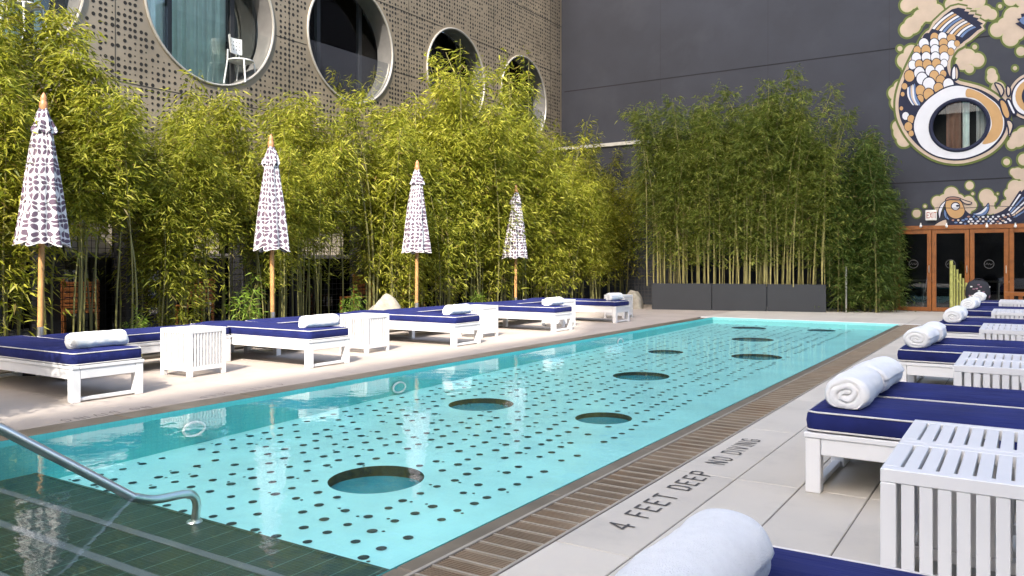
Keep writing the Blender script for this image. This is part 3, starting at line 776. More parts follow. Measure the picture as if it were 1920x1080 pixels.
# wire mesh fence panels
def mesh_panel(name, y0, y1, z0, z1, x, pitch, r, parent=None, axis='y'):
    m = MB(); k = y0
    while k <= y1:
        p = [(x, k, z0), (x, k, z1)] if axis == 'y' else [(k, x, z0), (k, x, z1)]; m.tube(p, r, 4); k += pitch
    k = z0
    while k <= z1:
        p = [(x + r, y0, k), (x + r, y1, k)] if axis == 'y' else [(y0, x - r, k), (y1, x - r, k)]; m.tube(p, r, 4); k += pitch
    return m
for k, (y0, y1) in enumerate([(5.0, 7.3), (7.4, 9.8), (9.9, 12.4), (12.5, 15.0), (15.1, 17.6)]):
    o = empty('wire_fence', (-10.95, y0, 0), label='black wire grid fence panel behind the left bamboo, ' + near[k], cat='fence', group='wire fence panels behind the left hedge')
    g = mesh_panel('wire_grid', 0, y1 - y0, .1, 2.1, 0, .1, .004).obj('wire_grid', 'black_metal', o); tag(g, kind='stuff')
    for yy in (0, y1 - y0): bx('post', 'black_metal', (-.03, .03, yy - .03, yy + .03, 0, 2.2), o)

# ------------------------------------------------------------------ far wall with mural, doors
FY = 22.0
wall = empty('far_wall', label='tall charcoal painted wall with a fish mural and thin joints at the far end', cat='wall')
DX0, DX1, DH = -2.78, 1.6, 2.03
WCX, WCZ, WRR = -1.365, 4.5, .64
bm = fill_holes([(-14, -.2), (DX0, -.2), (DX0, DH), (DX1, DH), (DX1, -.2), (8, -.2), (8, 13), (-14, 13)], [circ(WCX, WCZ, WRR, 48)], lambda p: (p[0], FY, p[1]))
bmesh.ops.recalc_face_normals(bm, faces=bm.faces)
me = bpy.data.meshes.new('wall_face'); bm.to_mesh(me); bm.free(); me.materials.append(MATS['wall_dark']); link('wall_face', me, wall)
for z in (6.55, 3.174): bx('joint', 'wall_joint', (-12.2, 8, FY - .002, FY + .01, z - .014, z + .014), wall, bevel=0)
for x in (-9.0, -5.9, -2.9, .3): bx('joint', 'wall_joint', (x - .0025, x + .0025, FY - .0012, FY + .01, 2.2, 13), wall, bevel=0)
MB().box(-14, 8, FY + 4, FY + 4.1, -.2, 4).obj('room_back', 'dark_interior', wall)
bx('room_floor', 'ground_far', (-4, 8, FY + .03, FY + 4, -.1, .0), wall, bevel=0); bx('room_ceiling', 'dark_interior', (-4, 8, FY + .03, FY + 4, 2.5, 2.6), wall, bevel=0)
bx('room_side', 'dark_interior', (-4.1, -4, FY + .03, FY + 4, 0, 2.6), wall, bevel=0)
# low garden wall with a pale cap, between the facade and the planters
gw = empty('garden_wall', label='low grey wall with pale concrete cap in the far left corner', cat='wall')
bx('wall_body', 'wall_dark', (-12.25, -7.9, 21.3, 21.99, -.1, 4.6), gw, bevel=0)
bx('cap', 'concrete_cap', (-12.27, -9.0, 21.24, 21.995, 4.601, 4.7), gw)
o = empty('wire_trellis', (-10.2, 21.1, 0), label='wire grid trellis on the grey wall left of the planters', cat='trellis')
tag(mesh_panel('wire_grid', 0, 2.2, .1, 3.3, 0, .1, .005, axis='x').obj('wire_grid', 'reveal_grey', o), kind='stuff')
bx('trellis_back', 'panel_grey', (-.1, 2.3, .12, .18, .0, 3.4), o)
# doors
dn = 0
for k, (x0, x1) in enumerate([(-2.75, -1.955), (-1.95, -1.15), (-1.145, -.35), (-.345, .45), (.455, 1.25)]):
    d = empty('folding_door', ((x0 + x1) / 2, FY + .03, 0), label='wooden framed glass door under the mural, %s from the bamboo' % ['first', 'second', 'third', 'fourth', 'fifth'][k], cat='door', group='wooden glass doors in the far wall')
    w = (x1 - x0) / 2 - .003
    bx('stile', 'wood_door', (-w, -w + .095, -.05, .02, .005, DH - .03), d); bx('stile', 'wood_door', (w - .095, w, -.05, .02, .005, DH - .03), d)
    bx('rail', 'wood_door', (-w + .096, w - .096, -.048, .018, .005, .105), d); bx('rail', 'wood_door', (-w + .096, w - .096, -.048, .018, DH - .13, DH - .03), d)
    bx('pane', 'door_glass', (-w + .096, w - .096, -.02, -.012, .105, DH - .13), d, bevel=0)
    e = MB().tube([(.1 * cos(2 * pi * q / 24), -.024, 1.16 + .1 * sin(2 * pi * q / 24)) for q in range(24)], .006, 4, closed=True)
    e.tube([(-.07, -.024, 1.14), (-.04, -.024, 1.19), (-.02, -.024, 1.14), (.01, -.024, 1.18), (.03, -.024, 1.14), (.07, -.024, 1.17)], .006, 4)
    e.obj('glass_emblem', 'reveal_grey', d)
    MB().tube([(w - .05, -.06, .95), (w - .05, -.1, .97), (w - .05, -.1, 1.1), (w - .05, -.06, 1.12)], .009, 6).obj('handle', 'steel', d)
fr = empty('door_frame', label='wooden header beam and jamb around the glass doors', cat='door frame')
bx('header', 'wood_door', (DX0, DX1, FY - .04, FY + .06, DH - .028, DH + .07), fr); bx('jamb', 'wood_door', (DX0 - .06, DX0 + .02, FY - .045, FY + .055, 0, DH - .03), fr)
for k, (x, yy) in enumerate([(-2.3, 1.5), (-1.4, 2.3), (-.6, 1.4), (.3, 2.2)]):
    t_ = empty('cafe_table', (x, FY + yy, 0), label='dim round table inside the doors, ' + ['behind the first door', 'behind the second door', 'behind the third door', 'behind the fourth door'][k], cat='table', group='tables inside the doors')
    MB().lathe([(.32, .70), (.33, .71), (.33, .735), (.32, .74)], 24).obj('top', 'concrete_cap', t_); MB().lathe([(.18, 0), (.18, .02), (.03, .04), (.03, .7)], 14).obj('pedestal', 'steel', t_)
# round window inside the mural's big eye
rw = empty('round_window', (WCX, FY, WCZ), label='dark round window forming the eye of the painted fish', cat='window')
MB().tube([((WRR - .03) * cos(2 * pi * k / 48), -.02, (WRR - .03) * sin(2 * pi * k / 48)) for k in range(48)], .05, 8, closed=True).obj('frame', 'mural_navy', rw, smooth=True)
MB().add([((WRR - .03) * cos(2 * pi * k / 48), .05, (WRR - .03) * sin(2 * pi * k / 48)) for k in range(48)], [tuple(range(48))]).obj('pane', 'window_glass', rw)
for a, b, c, mm in ((-.30, .02, .5, 'mural_brown'), (.05, .2, .45, 'curtain'), (.34, .62, .5, 'wing_wall')):
    m = MB(); v = []
    for k in range(21):
        t = a + (b - a) * k / 20; v += [(t, .35 + .03 * sin(t * 60), -.65), (t, .35 + .03 * sin(t * 60), .65)]
    m.add(v, [(2 * k, 2 * k + 2, 2 * k + 3, 2 * k + 1) for k in range(20)]); m.obj('curtain', mm, rw, smooth=True)
bx('room', 'dark_interior', (-.8, .8, .6, .65, -.8, .8), rw, bevel=0)

# ---- mural: flat paint, traced on the wall plane
mural = empty('wall_mural', (0, 0, 0), label='painted mural of big eyed carp among cream clouds on the dark wall', cat='mural')
PO = [0]
def wallpt(u, v):
    l = (u - 960) / F; t = FY / (l * SN + CS); return ((l * CS - SN) * t, CAMH - (v - HY) / F * t)
cA = lambda x, y: wallpt(1640 + x / 3.375, y / 3.375)
cB = lambda x, y: wallpt(1680 + x / 7.7125, 320 + y / 7.7125)
def spline(p, n=5):
    out = []; m = len(p)
    for i in range(m):
        a, b, c, d = p[i - 1], p[i], p[(i + 1) % m], p[(i + 2) % m]
        for k in range(n):
            t = k / n
            out.append(tuple(.5 * (2 * b[q] + (c[q] - a[q]) * t + (2 * a[q] - 5 * b[q] + 4 * c[q] - d[q]) * t * t + (3 * b[q] - a[q] - 3 * c[q] + d[q]) * t ** 3) for q in (0, 1)))
    return out
def offset(p, d):
    m = len(p); ar = sum(p[i][0] * p[(i + 1) % m][1] - p[(i + 1) % m][0] * p[i][1] for i in range(m)); s = 1 if ar > 0 else -1
    out = []
    for i in range(m):
        a, b = p[i - 1], p[(i + 1) % m]; tx, ty = b[0] - a[0], b[1] - a[1]; L = hypot(tx, ty) or 1
        out.append((p[i][0] + s * d * ty / L, p[i][1] - s * d * tx / L))
    return out
def paint(pts, m, parent, name='paint', lay=0, hole=False):
    PO[0] += 1; y = FY - .0025 - lay * .004 - ((PO[0] % 60) * .00006 if lay == int(lay) else 0)
    bmm = bmesh.new(); es = []
    for loop in [pts] + ([circ(WCX, WCZ, WRR, 48)] if hole else []):
        vs = [bmm.verts.new((x, y, z)) for x, z in loop]
        es += [bmm.edges.new((vs[i], vs[(i + 1) % len(vs)])) for i in range(len(vs))]
    bmesh.ops.triangle_fill(bmm, use_beauty=True, edges=es)
    for f_ in bmm.faces:
        if f_.normal.y > 0: f_.normal_flip()
    me = bpy.data.meshes.new(name); bmm.to_mesh(me); bmm.free(); me.materials.append(MATS[m]); return link(name, me, parent)
def poly(conv, pts, m, parent, name='paint', lay=0, sp=5, grow=0, hole=False):
    q = spline(pts, sp) if sp else pts
    if grow: q = offset(q, grow)
    return paint([conv(*p) for p in q], m, parent, name, lay, hole)
def eye(conv, x, y, r, m, parent, name, lay, ry=None): return paint([conv(*p) for p in circ(x, y, r, 28, ry)], m, parent, name, lay)
def cloud(conv, cs, k=1):
    base = None
    for i, (x, y, r) in enumerate(cs):
        o = eye(conv, x, y, r + 17 * k, 'mural_green', mural if base is None else base, 'cloud' if base is None else 'cloud_edge', 0)
        base = base or o
    for x, y, r in cs: eye(conv, x, y, r + 4 * k, 'mural_yellow', base, 'cloud_rim', 1)
    for x, y, r in cs: eye(conv, x, y, r, 'mural_cream', base, 'cloud_fill', 2)
for cs in ([(205, 35, 40), (235, 15, 40)], [(330, 20, 60), (390, 75, 48), (340, 85, 50), (290, 105, 42), (240, 160, 50), (205, 190, 42), (270, 130, 40)], [(485, 30, 38)],
           [(600, 25, 45), (650, 5, 48), (555, 55, 45), (520, 40, 35)], [(700, 80, 42), (740, 92, 32), (650, 100, 40)],
           [(880, 110, 62), (830, 165, 52), (775, 190, 42), (860, 240, 50), (930, 150, 62), (945, 85, 50), (900, 200, 50)], [(860, -5, 40), (930, 0, 40)],
           [(190, 385, 45), (235, 335, 48), (215, 430, 40)], [(130, 590, 40), (165, 555, 42), (150, 650, 45)], [(170, 840, 48), (150, 800, 35), (185, 885, 42)],
           [(590, 360, 48), (650, 380, 42), (540, 330, 40), (600, 435, 25), (555, 400, 40), (505, 330, 30)], [(740, 460, 25), (745, 492, 32)],
           [(905, 880, 48), (940, 850, 42), (868, 912, 28)], [(945, 1010, 34)],
           [(793, 40, 10)], [(633, 298, 12)], [(888, 432, 10)], [(925, 325, 26)], [(835, 1025, 18)], [(160, 308, 13)], [(780, 560, 40), (830, 600, 40)]):
    cloud(cA, cs)
body = [(340, 215), (270, 330), (210, 450), (168, 560), (152, 650), (160, 740), (195, 820), (240, 885), (300, 942), (380, 990), (470, 1014), (560, 1014), (650, 990), (730, 950), (790, 895), (828, 830),
        (838, 770), (822, 700), (788, 645), (740, 605), (670, 568), (600, 548), (530, 530), (490, 500), (465, 455), (460, 400), (475, 350), (510, 300), (560, 265), (480, 225), (410, 210)]
tail = [(340, 215), (385, 150), (440, 98), (490, 60), (530, 50), (575, 58), (568, 72), (600, 76), (592, 92), (632, 92), (622, 108), (660, 118), (648, 130), (688, 152), (668, 160), (680, 178), (650, 195), (600, 240), (560, 268), (450, 235)]
poly(cA, body, 'mural_green', mural, 'fish_edge', 3, 4, 34, True); poly(cA, tail, 'mural_green', mural, 'fish_edge', 3, 0, 30)
poly(cA, body, 'mural_cream', mural, 'fish_halo', 4, 4, 20, True); poly(cA, tail, 'mural_cream', mural, 'fish_halo', 4, 0, 18)
fish = poly(cA, body, 'mural_navy', mural, 'painted_fish', 5, 5, 0, True)
poly(cA, tail, 'mural_navy', fish, 'tail', 5, 0)
rr = random.Random(3)
for i in range(9):
    t0, t1 = (i + .12) / 9, (i + .82) / 9
    def on(t, a, b, c):
        q = (1 - t); return (q * q * a[0] + 2 * q * t * b[0] + t * t * c[0], q * q * a[1] + 2 * q * t * b[1] + t * t * c[1])
    ba = lambda t: (345 + 205 * t, 205 + 50 * t); ti = lambda t: (515 + 150 * t, 62 + 110 * t)
    p0, p1, q0, q1 = ba(t0), ba(t1), ti(t0), ti(t1)
    b0 = ((p0[0] + q0[0]) / 2 - 22, (p0[1] + q0[1]) / 2 - 22); b1 = ((p1[0] + q1[0]) / 2 - 22, (p1[1] + q1[1]) / 2 - 22)
    pts = [on(k / 8, p0, b0, q0) for k in range(1, 8)] + [on(k / 8, p1, b1, q1) for k in range(7, 0, -1)]
    poly(cA, pts, ('mural_white', 'mural_orange', 'mural_white', 'mural_blue', 'mural_cream')[i % 5], fish, 'tail_ray', 6, 0)
for ii, (x, y, c, r) in enumerate([(335, 238, 'w', 26), (380, 232, 'o', 26), (430, 230, 'w', 27), (485, 240, 'o', 27), (312, 272, 'w', 30), (378, 270, 'w', 27), (437, 270, 'o', 27), (490, 282, 'w', 27), (522, 270, 'o', 17),
                   (270, 312, 'o', 22), (325, 312, 'o', 28), (383, 310, 'w', 27), (438, 312, 'o', 29), (482, 322, 'o', 20), (265, 360, 'w', 28), (327, 357, 'w', 28), (385, 357, 'w', 28), (442, 357, 'w', 27),
                   (240, 405, 'w', 24), (282, 402, 'o', 24), (333, 402, 'o', 27), (392, 397, 'o', 27), (440, 395, 'w', 21), (221, 475, 'o', 31), (284, 455, 'w', 32), (352, 442, 'w', 28), (412, 436, 'w', 27), (435, 462, 'o', 19),
                   (300, 492, 'w', 33), (378, 474, 'o', 28), (418, 502, 'o', 27), (467, 528, 'w', 32), (345, 530, 'w', 38), (290, 567, 'o', 29), (343, 592, 'o', 32), (405, 552, 'o', 29), (190, 540, 'o', 17),
                   (288, 620, 'o', 22), (197, 728, 'w', 21), (232, 748, 'o', 22), (214, 795, 'o', 24), (178, 590, 'o', 12), (170, 680, 'o', 11), (232, 838, 'o', 16)]):
    y += 6; LY = 6.0 + ii * .022
    eye(cA, x, y, r * 1.17, 'mural_navy', fish, 'scale_outline', LY, r * 1.32); eye(cA, x, y + 1, r * 1.02, 'mural_white' if c == 'w' else 'mural_orange', fish, 'scale', LY + .012, r * 1.17)
fin = [(205, 560), (232, 520), (262, 522), (262, 580), (280, 630), (306, 662), (285, 705), (240, 690), (205, 645), (194, 600)]
poly(cA, fin, 'mural_navy', fish, 'side_fin', 7)
for k in range(5):
    t = k / 4
    poly(cA, [(208 + 42 * t, 560 - 20 * t), (217 + 40 * t, 556 - 18 * t), (222 + 42 * t, 600 + 8 * t), (250 + 38 * t, 655 + 2 * t), (240 + 38 * t, 665 + 2 * t), (210 + 44 * t, 612 + 8 * t)], ('mural_white', 'mural_blue', 'mural_cream', 'mural_white', 'mural_blue')[k], fish, 'fin_ray', 8, 3)
head = [(250, 790), (262, 860), (302, 930), (380, 982), (470, 1004), (560, 1004), (648, 980), (722, 940), (778, 888), (812, 830), (820, 770), (806, 710), (772, 658), (724, 620), (660, 580), (590, 556), (520, 545), (450, 560), (380, 600), (322, 648), (275, 710)]
poly(cA, head, 'mural_navy', fish, 'head_outline', 7, 4, 9, True)
poly(cA, head, 'mural_white', fish, 'head', 8, 5, 0, True)
poly(cA, [(588, 562), (660, 584), (722, 624), (770, 664), (800, 715), (813, 770), (806, 828), (776, 880), (735, 905), (682, 912), (705, 870), (738, 810), (738, 760), (716, 700), (672, 648), (625, 622), (578, 612)], 'mural_orange', fish, 'head_patch', 9, 3)
wx, wz = [], []
poly(cA, [(482, 500), (484, 440), (514, 404), (536, 440), (536, 490), (512, 516)], 'mural_navy', fish, 'back_fin', 7)
poly(cA, [(492, 496), (494, 446), (508, 425), (510, 495)], 'mural_white', fish, 'fin_ray', 8, 3); poly(cA, [(514, 430), (526, 450), (526, 488), (516, 500)], 'mural_cream', fish, 'fin_ray', 8, 3)
poly(cA, [(790, 640), (812, 632), (835, 660), (858, 720), (852, 752), (828, 752), (806, 710)], 'mural_navy', fish, 'lip', 9, 4, 6); poly(cA, [(796, 646), (812, 640), (832, 664), (850, 720), (846, 744), (830, 744), (810, 706)], 'mural_orange', fish, 'lip', 10, 4)
poly(cA, [(836, 640), (850, 630), (868, 660), (895, 715), (880, 726), (858, 690)], 'mural_navy', fish, 'lip', 9, 4, 6); poly(cA, [(842, 642), (850, 637), (864, 664), (886, 712), (878, 718), (862, 690)], 'mural_white', fish, 'lip', 10, 4)
for p in ([(760, 528), (800, 540), (818, 580), (800, 612), (785, 580)], [(838, 545), (858, 560), (858, 600), (842, 612), (834, 580)], [(835, 768), (860, 766), (876, 800), (852, 865), (846, 820)]):
    poly(cA, p, 'mural_navy', fish, 'barbel', 9, 4, 5); poly(cA, p, 'mural_cream', fish, 'barbel_fill', 10, 4, -5)
# the neighbouring fish, mostly outside the picture
e2 = [(862, 620), (875, 560), (915, 510), (970, 480), (1040, 470), (1130, 490), (1190, 560), (1200, 640), (1160, 710), (1080, 750), (990, 748), (910, 720), (872, 672)]
poly(cA, e2, 'mural_cream', mural, 'fish_halo', 3, 4, 16)
f2 = poly(cA, e2, 'mural_navy', mural, 'painted_fish', 5); poly(cA, e2, 'mural_white', f2, 'head', 6, 4, -10)
eye(cA, 1030, 610, 140, 'mural_orange', f2, 'eye_ring', 7, 118); eye(cA, 1030, 610, 100, 'mural_navy', f2, 'eye', 8, 88)
t2 = [(890, 150), (918, 140), (900, 120), (930, 115), (925, 90), (950, 85), (960, 55), (1040, 80), (1080, 200), (990, 210), (940, 185)]
poly(cA, t2, 'mural_navy', f2, 'tail', 5, 0); poly(cA, [(915, 132), (960, 100), (1000, 150), (960, 165)], 'mural_blue', f2, 'tail_ray', 6, 2)
# lower fish above the doors
for cs in ([(800, 340, 100), (600, 450, 80), (700, 430, 85), (900, 430, 90), (1050, 450, 80), (1090, 500, 75), (620, 530, 60), (1000, 560, 90)], [(1065, 215, 55)], [(1110, 335, 17)], [(1310, 375, 105), (1410, 410, 48), (1340, 470, 80), (1360, 560, 70)],
           [(1470, 335, 8)], [(420, 515, 18)], [(300, 620, 55)], [(1720, 240, 100), (1630, 330, 62), (1810, 250, 100), (1710, 400, 110), (1590, 500, 70), (1520, 570, 60), (1450, 600, 40)], [(1760, 40, 80), (1700, 20, 50), (1860, 60, 90)]):
    cloud(cB, cs, 1.5)
fb = [(980, 560), (1060, 620), (1150, 640), (1290, 655), (1420, 630), (1540, 580), (1640, 520), (1720, 600), (1740, 730), (1600, 782), (1500, 790), (1200, 795), (960, 792), (800, 796), (770, 720), (850, 700), (960, 690)]
f3 = poly(cB, fb, 'mural_navy', mural, 'painted_fish', 5, 4)
for i in range(12):
    for j in range(4):
        x = 830 + i * 72 + (36 if j % 2 else 0) + rr.uniform(-8, 8); top = 640 if 980 < x < 1500 else 690 if x <= 980 else 640 - (x - 1500) * .3
        y = top + 26 + j * 34 + rr.uniform(-5, 5)
        if y < 775 and x < 1690: eye(cB, x, y, rr.uniform(15, 26), rr.choice(('mural_white', 'mural_cream', 'mural_white', 'mural_blue', 'mural_brown')), f3, 'scale', 6, rr.uniform(11, 16))
hd = [(730, 430), (718, 500), (735, 590), (785, 660), (850, 690), (920, 680), (970, 640), (992, 580), (970, 510), (930, 440), (850, 415), (780, 415)]
poly(cB, hd, 'mural_navy', f3, 'head_outline', 6, 4, 12); poly(cB, hd, 'mural_orange', f3, 'head', 7)
eye(cB, 862, 515, 68, 'mural_navy', f3, 'eye_ring', 8, 62); eye(cB, 862, 517, 54, 'mural_white', f3, 'eye_white', 9, 48); eye(cB, 892, 510, 24, 'mural_navy', f3, 'pupil', 10, 15)
for p, c in (([(715, 425), (755, 388), (850, 380), (935, 402), (900, 425), (800, 418), (740, 432)], 'mural_brown'), ([(930, 408), (1010, 435), (1098, 464), (1060, 486), (985, 470)], 'mural_cream'),
             ([(722, 438), (650, 500), (614, 600), (635, 700), (655, 610), (690, 520)], 'mural_white'), ([(700, 560), (690, 620), (720, 690), (775, 710), (745, 650), (725, 590)], 'mural_blue'),
             ([(1110, 625), (1200, 600), (1290, 530), (1338, 470), (1345, 560), (1290, 640), (1180, 655)], 'mural_blue'), ([(555, 800), (620, 745), (720, 706), (745, 760), (700, 800)], 'mural_cream')):
    poly(cB, p, 'mural_navy', f3, 'fin_outline', 8, 4, 7); poly(cB, p, c, f3, 'fin', 9, 4, -5)
poly(cB, [(1150, 630), (1230, 595), (1310, 520), (1300, 570), (1230, 625)], 'mural_white', f3, 'fin_ray', 10, 3)
tl2 = [(1600, 570), (1700, 420), (1780, 300), (1800, 285), (1815, 310), (1850, 270), (1900, 300), (2000, 420), (1960, 640), (1780, 765), (1680, 690)]
poly(cB, tl2, 'mural_navy', f3, 'tail', 7, 0)
for k in range(5):
    x = k * 46
    poly(cB, [(1625 + x * .35, 575 + x * .55), (1640 + x * .5, 585 + x * .5), (1810 + x, 345 + x * .9), (1785 + x, 340 + x * .9)], ('mural_white', 'mural_blue', 'mural_white', 'mural_cream', 'mural_blue')[k], f3, 'tail_ray', 8, 0)
# exit sign
ex = empty('exit_sign', (0, 0, 0), label='small white EXIT sign with red letters above the doors', cat='sign')
(x0, z1), (x1, z0) = wallpt(1735.8, 394.5), wallpt(1757, 413.5)
bx('sign_box', 'sign_white', (x0, x1, FY - .12, FY - .05, z0, z1), ex, bevel=.015)
bx('mount', 'black_metal', ((x0 + x1) / 2 - .03, (x0 + x1) / 2 + .03, FY - .05, FY, z0 + .08, z1 - .08), ex)
hh = (z1 - z0) * .5
lettering('EXIT', hh, .018, lambda a, b, z: (x0 + .035 + a * .68, FY - .1225 - z, z0 + (z1 - z0) * .25 + b), 'sign_letters', 'sign_red', ex)
# string lights
sl = empty('string_lights', label='thin cable of small bulbs strung across the wall above the doors', cat='string lights')
a, b = wallpt(1695, 392.5), wallpt(1930, 392)
MB().tube([(a[0] - .3 + (b[0] - a[0] + .6) * k / 24, FY - .25, a[1] - .03 * sin(pi * (k % 8) / 8)) for k in range(25)], .007, 4).obj('cable', 'black_metal', sl)
for u in (1728, 1776, 1851, 1904):
    p = wallpt(u, 424); bl = MB().lathe([(.004, -.05), (.028, -.03), (.03, 0), (.016, .035), (.014, .07)], 10).obj('bulb', 'sign_white', sl, (p[0], FY - .2, p[1])); MB().tube([(0, 0, .07), (0, 0, .3)], .005, 4).obj('drop', 'black_metal', bl)

# ------------------------------------------------------------------ planters, stones, odds and ends
PL = [(-8.06, 19.13), (-6.62, 19.52), (-5.37, 19.92), (-4.05, 20.26)]
for k in range(3):
    a, b = Vector(PL[k]), Vector(PL[k + 1]); d = (b - a); L = d.length; ang = atan2(d.y, d.x)
    p = empty('planter_box', ((a.x + b.x) / 2, (a.y + b.y) / 2, 0), ang, label='dark grey rectangular planter holding bamboo, %s of the three' % ('leftmost', 'middle one', 'rightmost')[k], cat='planter', group='planters at the far pool end')
    h = L / 2 - .006; D = .62; H = .665
    bx('panel', 'planter_grey', (-h, h, 0, .03, 0, H), p); bx('panel', 'planter_grey', (-h, h, D - .03, D, 0, H), p)
    bx('panel', 'planter_grey', (-h, -h + .03, .031, D - .031, 0, H), p); bx('panel', 'planter_grey', (h - .03, h, .031, D - .031, 0, H), p)
    bx('soil', 'soil', (-h + .031, h - .031, .031, D - .031, .05, H - .05), p, bevel=0)
def boulder(loc_, s, seed, label):
    rg = random.Random(seed); bm = bmesh.new(); bmesh.ops.create_icosphere(bm, subdivisions=3, radius=1)
    ph = [rg.uniform(0, 6) for _ in range(6)]
    for v in bm.verts:
        d = 1 + .1 * sin(3 * v.co.x + ph[0]) + .1 * sin(4 * v.co.y + ph[1]) + .08 * sin(5 * v.co.z + ph[2]) + .04 * sin(9 * v.co.x + 8 * v.co.z)
        v.co = Vector((v.co.x * d * s[0] * (1 - .1 * v.co.z), v.co.y * d * s[1] * (1 - .1 * v.co.z), max(-.1, v.co.z * d * s[2])))
    me = bpy.data.meshes.new('boulder'); bm.to_mesh(me); bm.free(); me.materials.append(MATS['stone']); me.polygons.foreach_set('use_smooth', [True] * len(me.polygons))
    tag(link('boulder', me, None, loc_), label, 'boulder', 'pale boulders by the hedge')
boulder((-9.55, 10.62, .02), (.30, .34, .68), 2, 'pale grey upright boulder behind the loungers left of the third parasol')
boulder((-8.55, 19.2, 0), (.22, .25, .52), 5, 'pale beige boulder beside the leftmost planter')
bs = empty('bamboo_screen', (-1.42, 20.4, 0), label='yellow green bamboo pole screen standing before the doors', cat='screen')
for k in range(7):
    MB().tube([(k * .052, k * .1, 0), (k * .052, k * .1, 1.24 - .1 * k)], .034 if k == 0 else .022, 8).obj('pole', 'bamboo_pole', bs, smooth=True)
MB().tube([(-.02, 0, 1.0), (.33, .62, .45)], .014, 6).obj('rail', 'bamboo_pole', bs)
bg = empty('tote_bag', (-.83, 18.65, .44), .3, label='black patterned tote bag on the farthest right lounger', cat='bag')
m = MB(); v = []; f = []
for j, (w, d, z) in enumerate([(.2, .1, 0), (.23, .13, .1), (.22, .13, .25), (.18, .1, .35), (.1, .05, .40)]):
    v += [(w * cos(2 * pi * k / 20), d * sin(2 * pi * k / 20), z) for k in range(20)]
f = [(i * 20 + k, i * 20 + (k + 1) % 20, (i + 1) * 20 + (k + 1) % 20, (i + 1) * 20 + k) for i in range(4) for k in range(20)] + [tuple(range(20)), tuple(80 + k for k in range(20))]
m.add(v, f); m.obj('bag_body', 'bag_black', bg, smooth=True)
for k in range(14):
    a = pi + .5 + rr.uniform(0, 2.4); z = rr.uniform(.06, .33); w = .005
    MB().box(-.02, .02, -.003, .003, -.012, .012).obj('print_mark', rr.choice(('sign_white', 'bag_pattern', 'bag_pattern')), bg, ((.235) * cos(a), (.137) * sin(a), z)).rotation_euler.z = a + pi / 2
MB().tube([(-.1, 0, .36), (-.07, -.03, .42), (.02, -.05, .43), (.1, -.04, .40), (.12, 0, .35)], .012, 6).obj('strap', 'bag_black', bg)
bn = empty('wooden_bench', (.45, 20.7, 0), label='orange wooden bench top beside the doors at the right edge', cat='bench')
bx('top', 'wood_door', (-.85, .9, -.2, .25, .47, .55), bn); bx('leg', 'wood_door', (-.6, -.52, -.15, .2, 0, .469), bn); bx('leg', 'wood_door', (.6, .68, -.15, .2, 0, .469), bn)

# ------------------------------------------------------------------ bamboo
def bamboo(seed, H, nculm, spread, fol0, nleaf, leafmat, culmmat, leaf=.12, lean=.25, crown=.42, culm_r=.013, beta=1.25):
    """(culm mesh, foliage mesh) of one clump of bamboo"""
    rg = np.random.RandomState(seed); m = MB(); P = []
    for c in range(nculm):
        a = rg.uniform(0, 2 * pi); r = spread * math.sqrt(rg.rand()); b = np.array([r * cos(a), r * sin(a), 0.])
        hgt = H * rg.uniform(.68, 1.0); la = rg.uniform(0, 2 * pi); ln = lean * hgt * rg.uniform(.1, 1)
        path = []
        for k in range(9):
            t = k / 8; o = ln * t ** 2.2
            path.append(b + np.array([o * cos(la) + .02 * sin(7 * t + c), o * sin(la) + .02 * cos(6 * t + c), hgt * (t - .06 * t ** 4)]))
        m.tube([tuple(p) for p in path], [culm_r * rg.uniform(.8, 1.3) * (1 - .75 * (k / 8) ** 1.5) for k in range(9)], 5)
        P.append((np.array(path), hgt))
    V = np.zeros((nleaf, 4, 3)); i = 0
    per = 9
    while i < nleaf:
        path, hgt = P[rg.randint(nculm)]
        t = fol0 + (1 - fol0) * rg.beta(beta, 1.05); x = t * 8; k = min(int(x), 7); p = path[k] * (1 - (x - k)) + path[k + 1] * (x - k)
        a = rg.uniform(0, 2 * pi); out = crown * rg.uniform(.15, 1) * (1.15 - .75 * max(0, (t - .55) / .45))
        tip = p + np.array([cos(a) * out, sin(a) * out, rg.uniform(-.12, .22)])
        for q in range(per):
            if i >= nleaf: break
            s = rg.uniform(.35, 1.05); c0 = p * (1 - s) + tip * s + rg.normal(0, .035, 3)
            aa = a + rg.normal(0, .9); dz = rg.uniform(-.95, .35)
            d = np.array([cos(aa), sin(aa), dz]); d /= np.linalg.norm(d)
            L = leaf * rg.uniform(.6, 1.3); w = L * rg.uniform(.06, .1)
            sd = np.cross(d, [0, 0, 1.]); sd /= (np.linalg.norm(sd) + 1e-6); up = np.cross(sd, d); ro = rg.uniform(-1.1, 1.1); sd = sd * cos(ro) + up * sin(ro)
            V[i, 0] = c0; V[i, 1] = c0 + d * L * .4 + sd * w; V[i, 2] = c0 + d * L + np.array([0, 0, -L * rg.uniform(.05, .3)]); V[i, 3] = c0 + d * L * .4 - sd * w
            i += 1
    V[:, :, 2] = np.maximum(V[:, :, 2], .03)
    me = bpy.data.meshes.new('foliage'); me.vertices.add(nleaf * 4); me.vertices.foreach_set('co', V.reshape(-1))
    me.loops.add(nleaf * 4); me.loops.foreach_set('vertex_index', np.arange(nleaf * 4, dtype=np.int32))
    me.polygons.add(nleaf); me.polygons.foreach_set('loop_start', np.arange(0, nleaf * 4, 4, dtype=np.int32)); me.polygons.foreach_set('loop_total', np.full(nleaf, 4, dtype=np.int32))
    me.update(calc_edges=True); me.materials.append(MATS[leafmat])
    return m.mesh('culms', culmmat, smooth=True), me
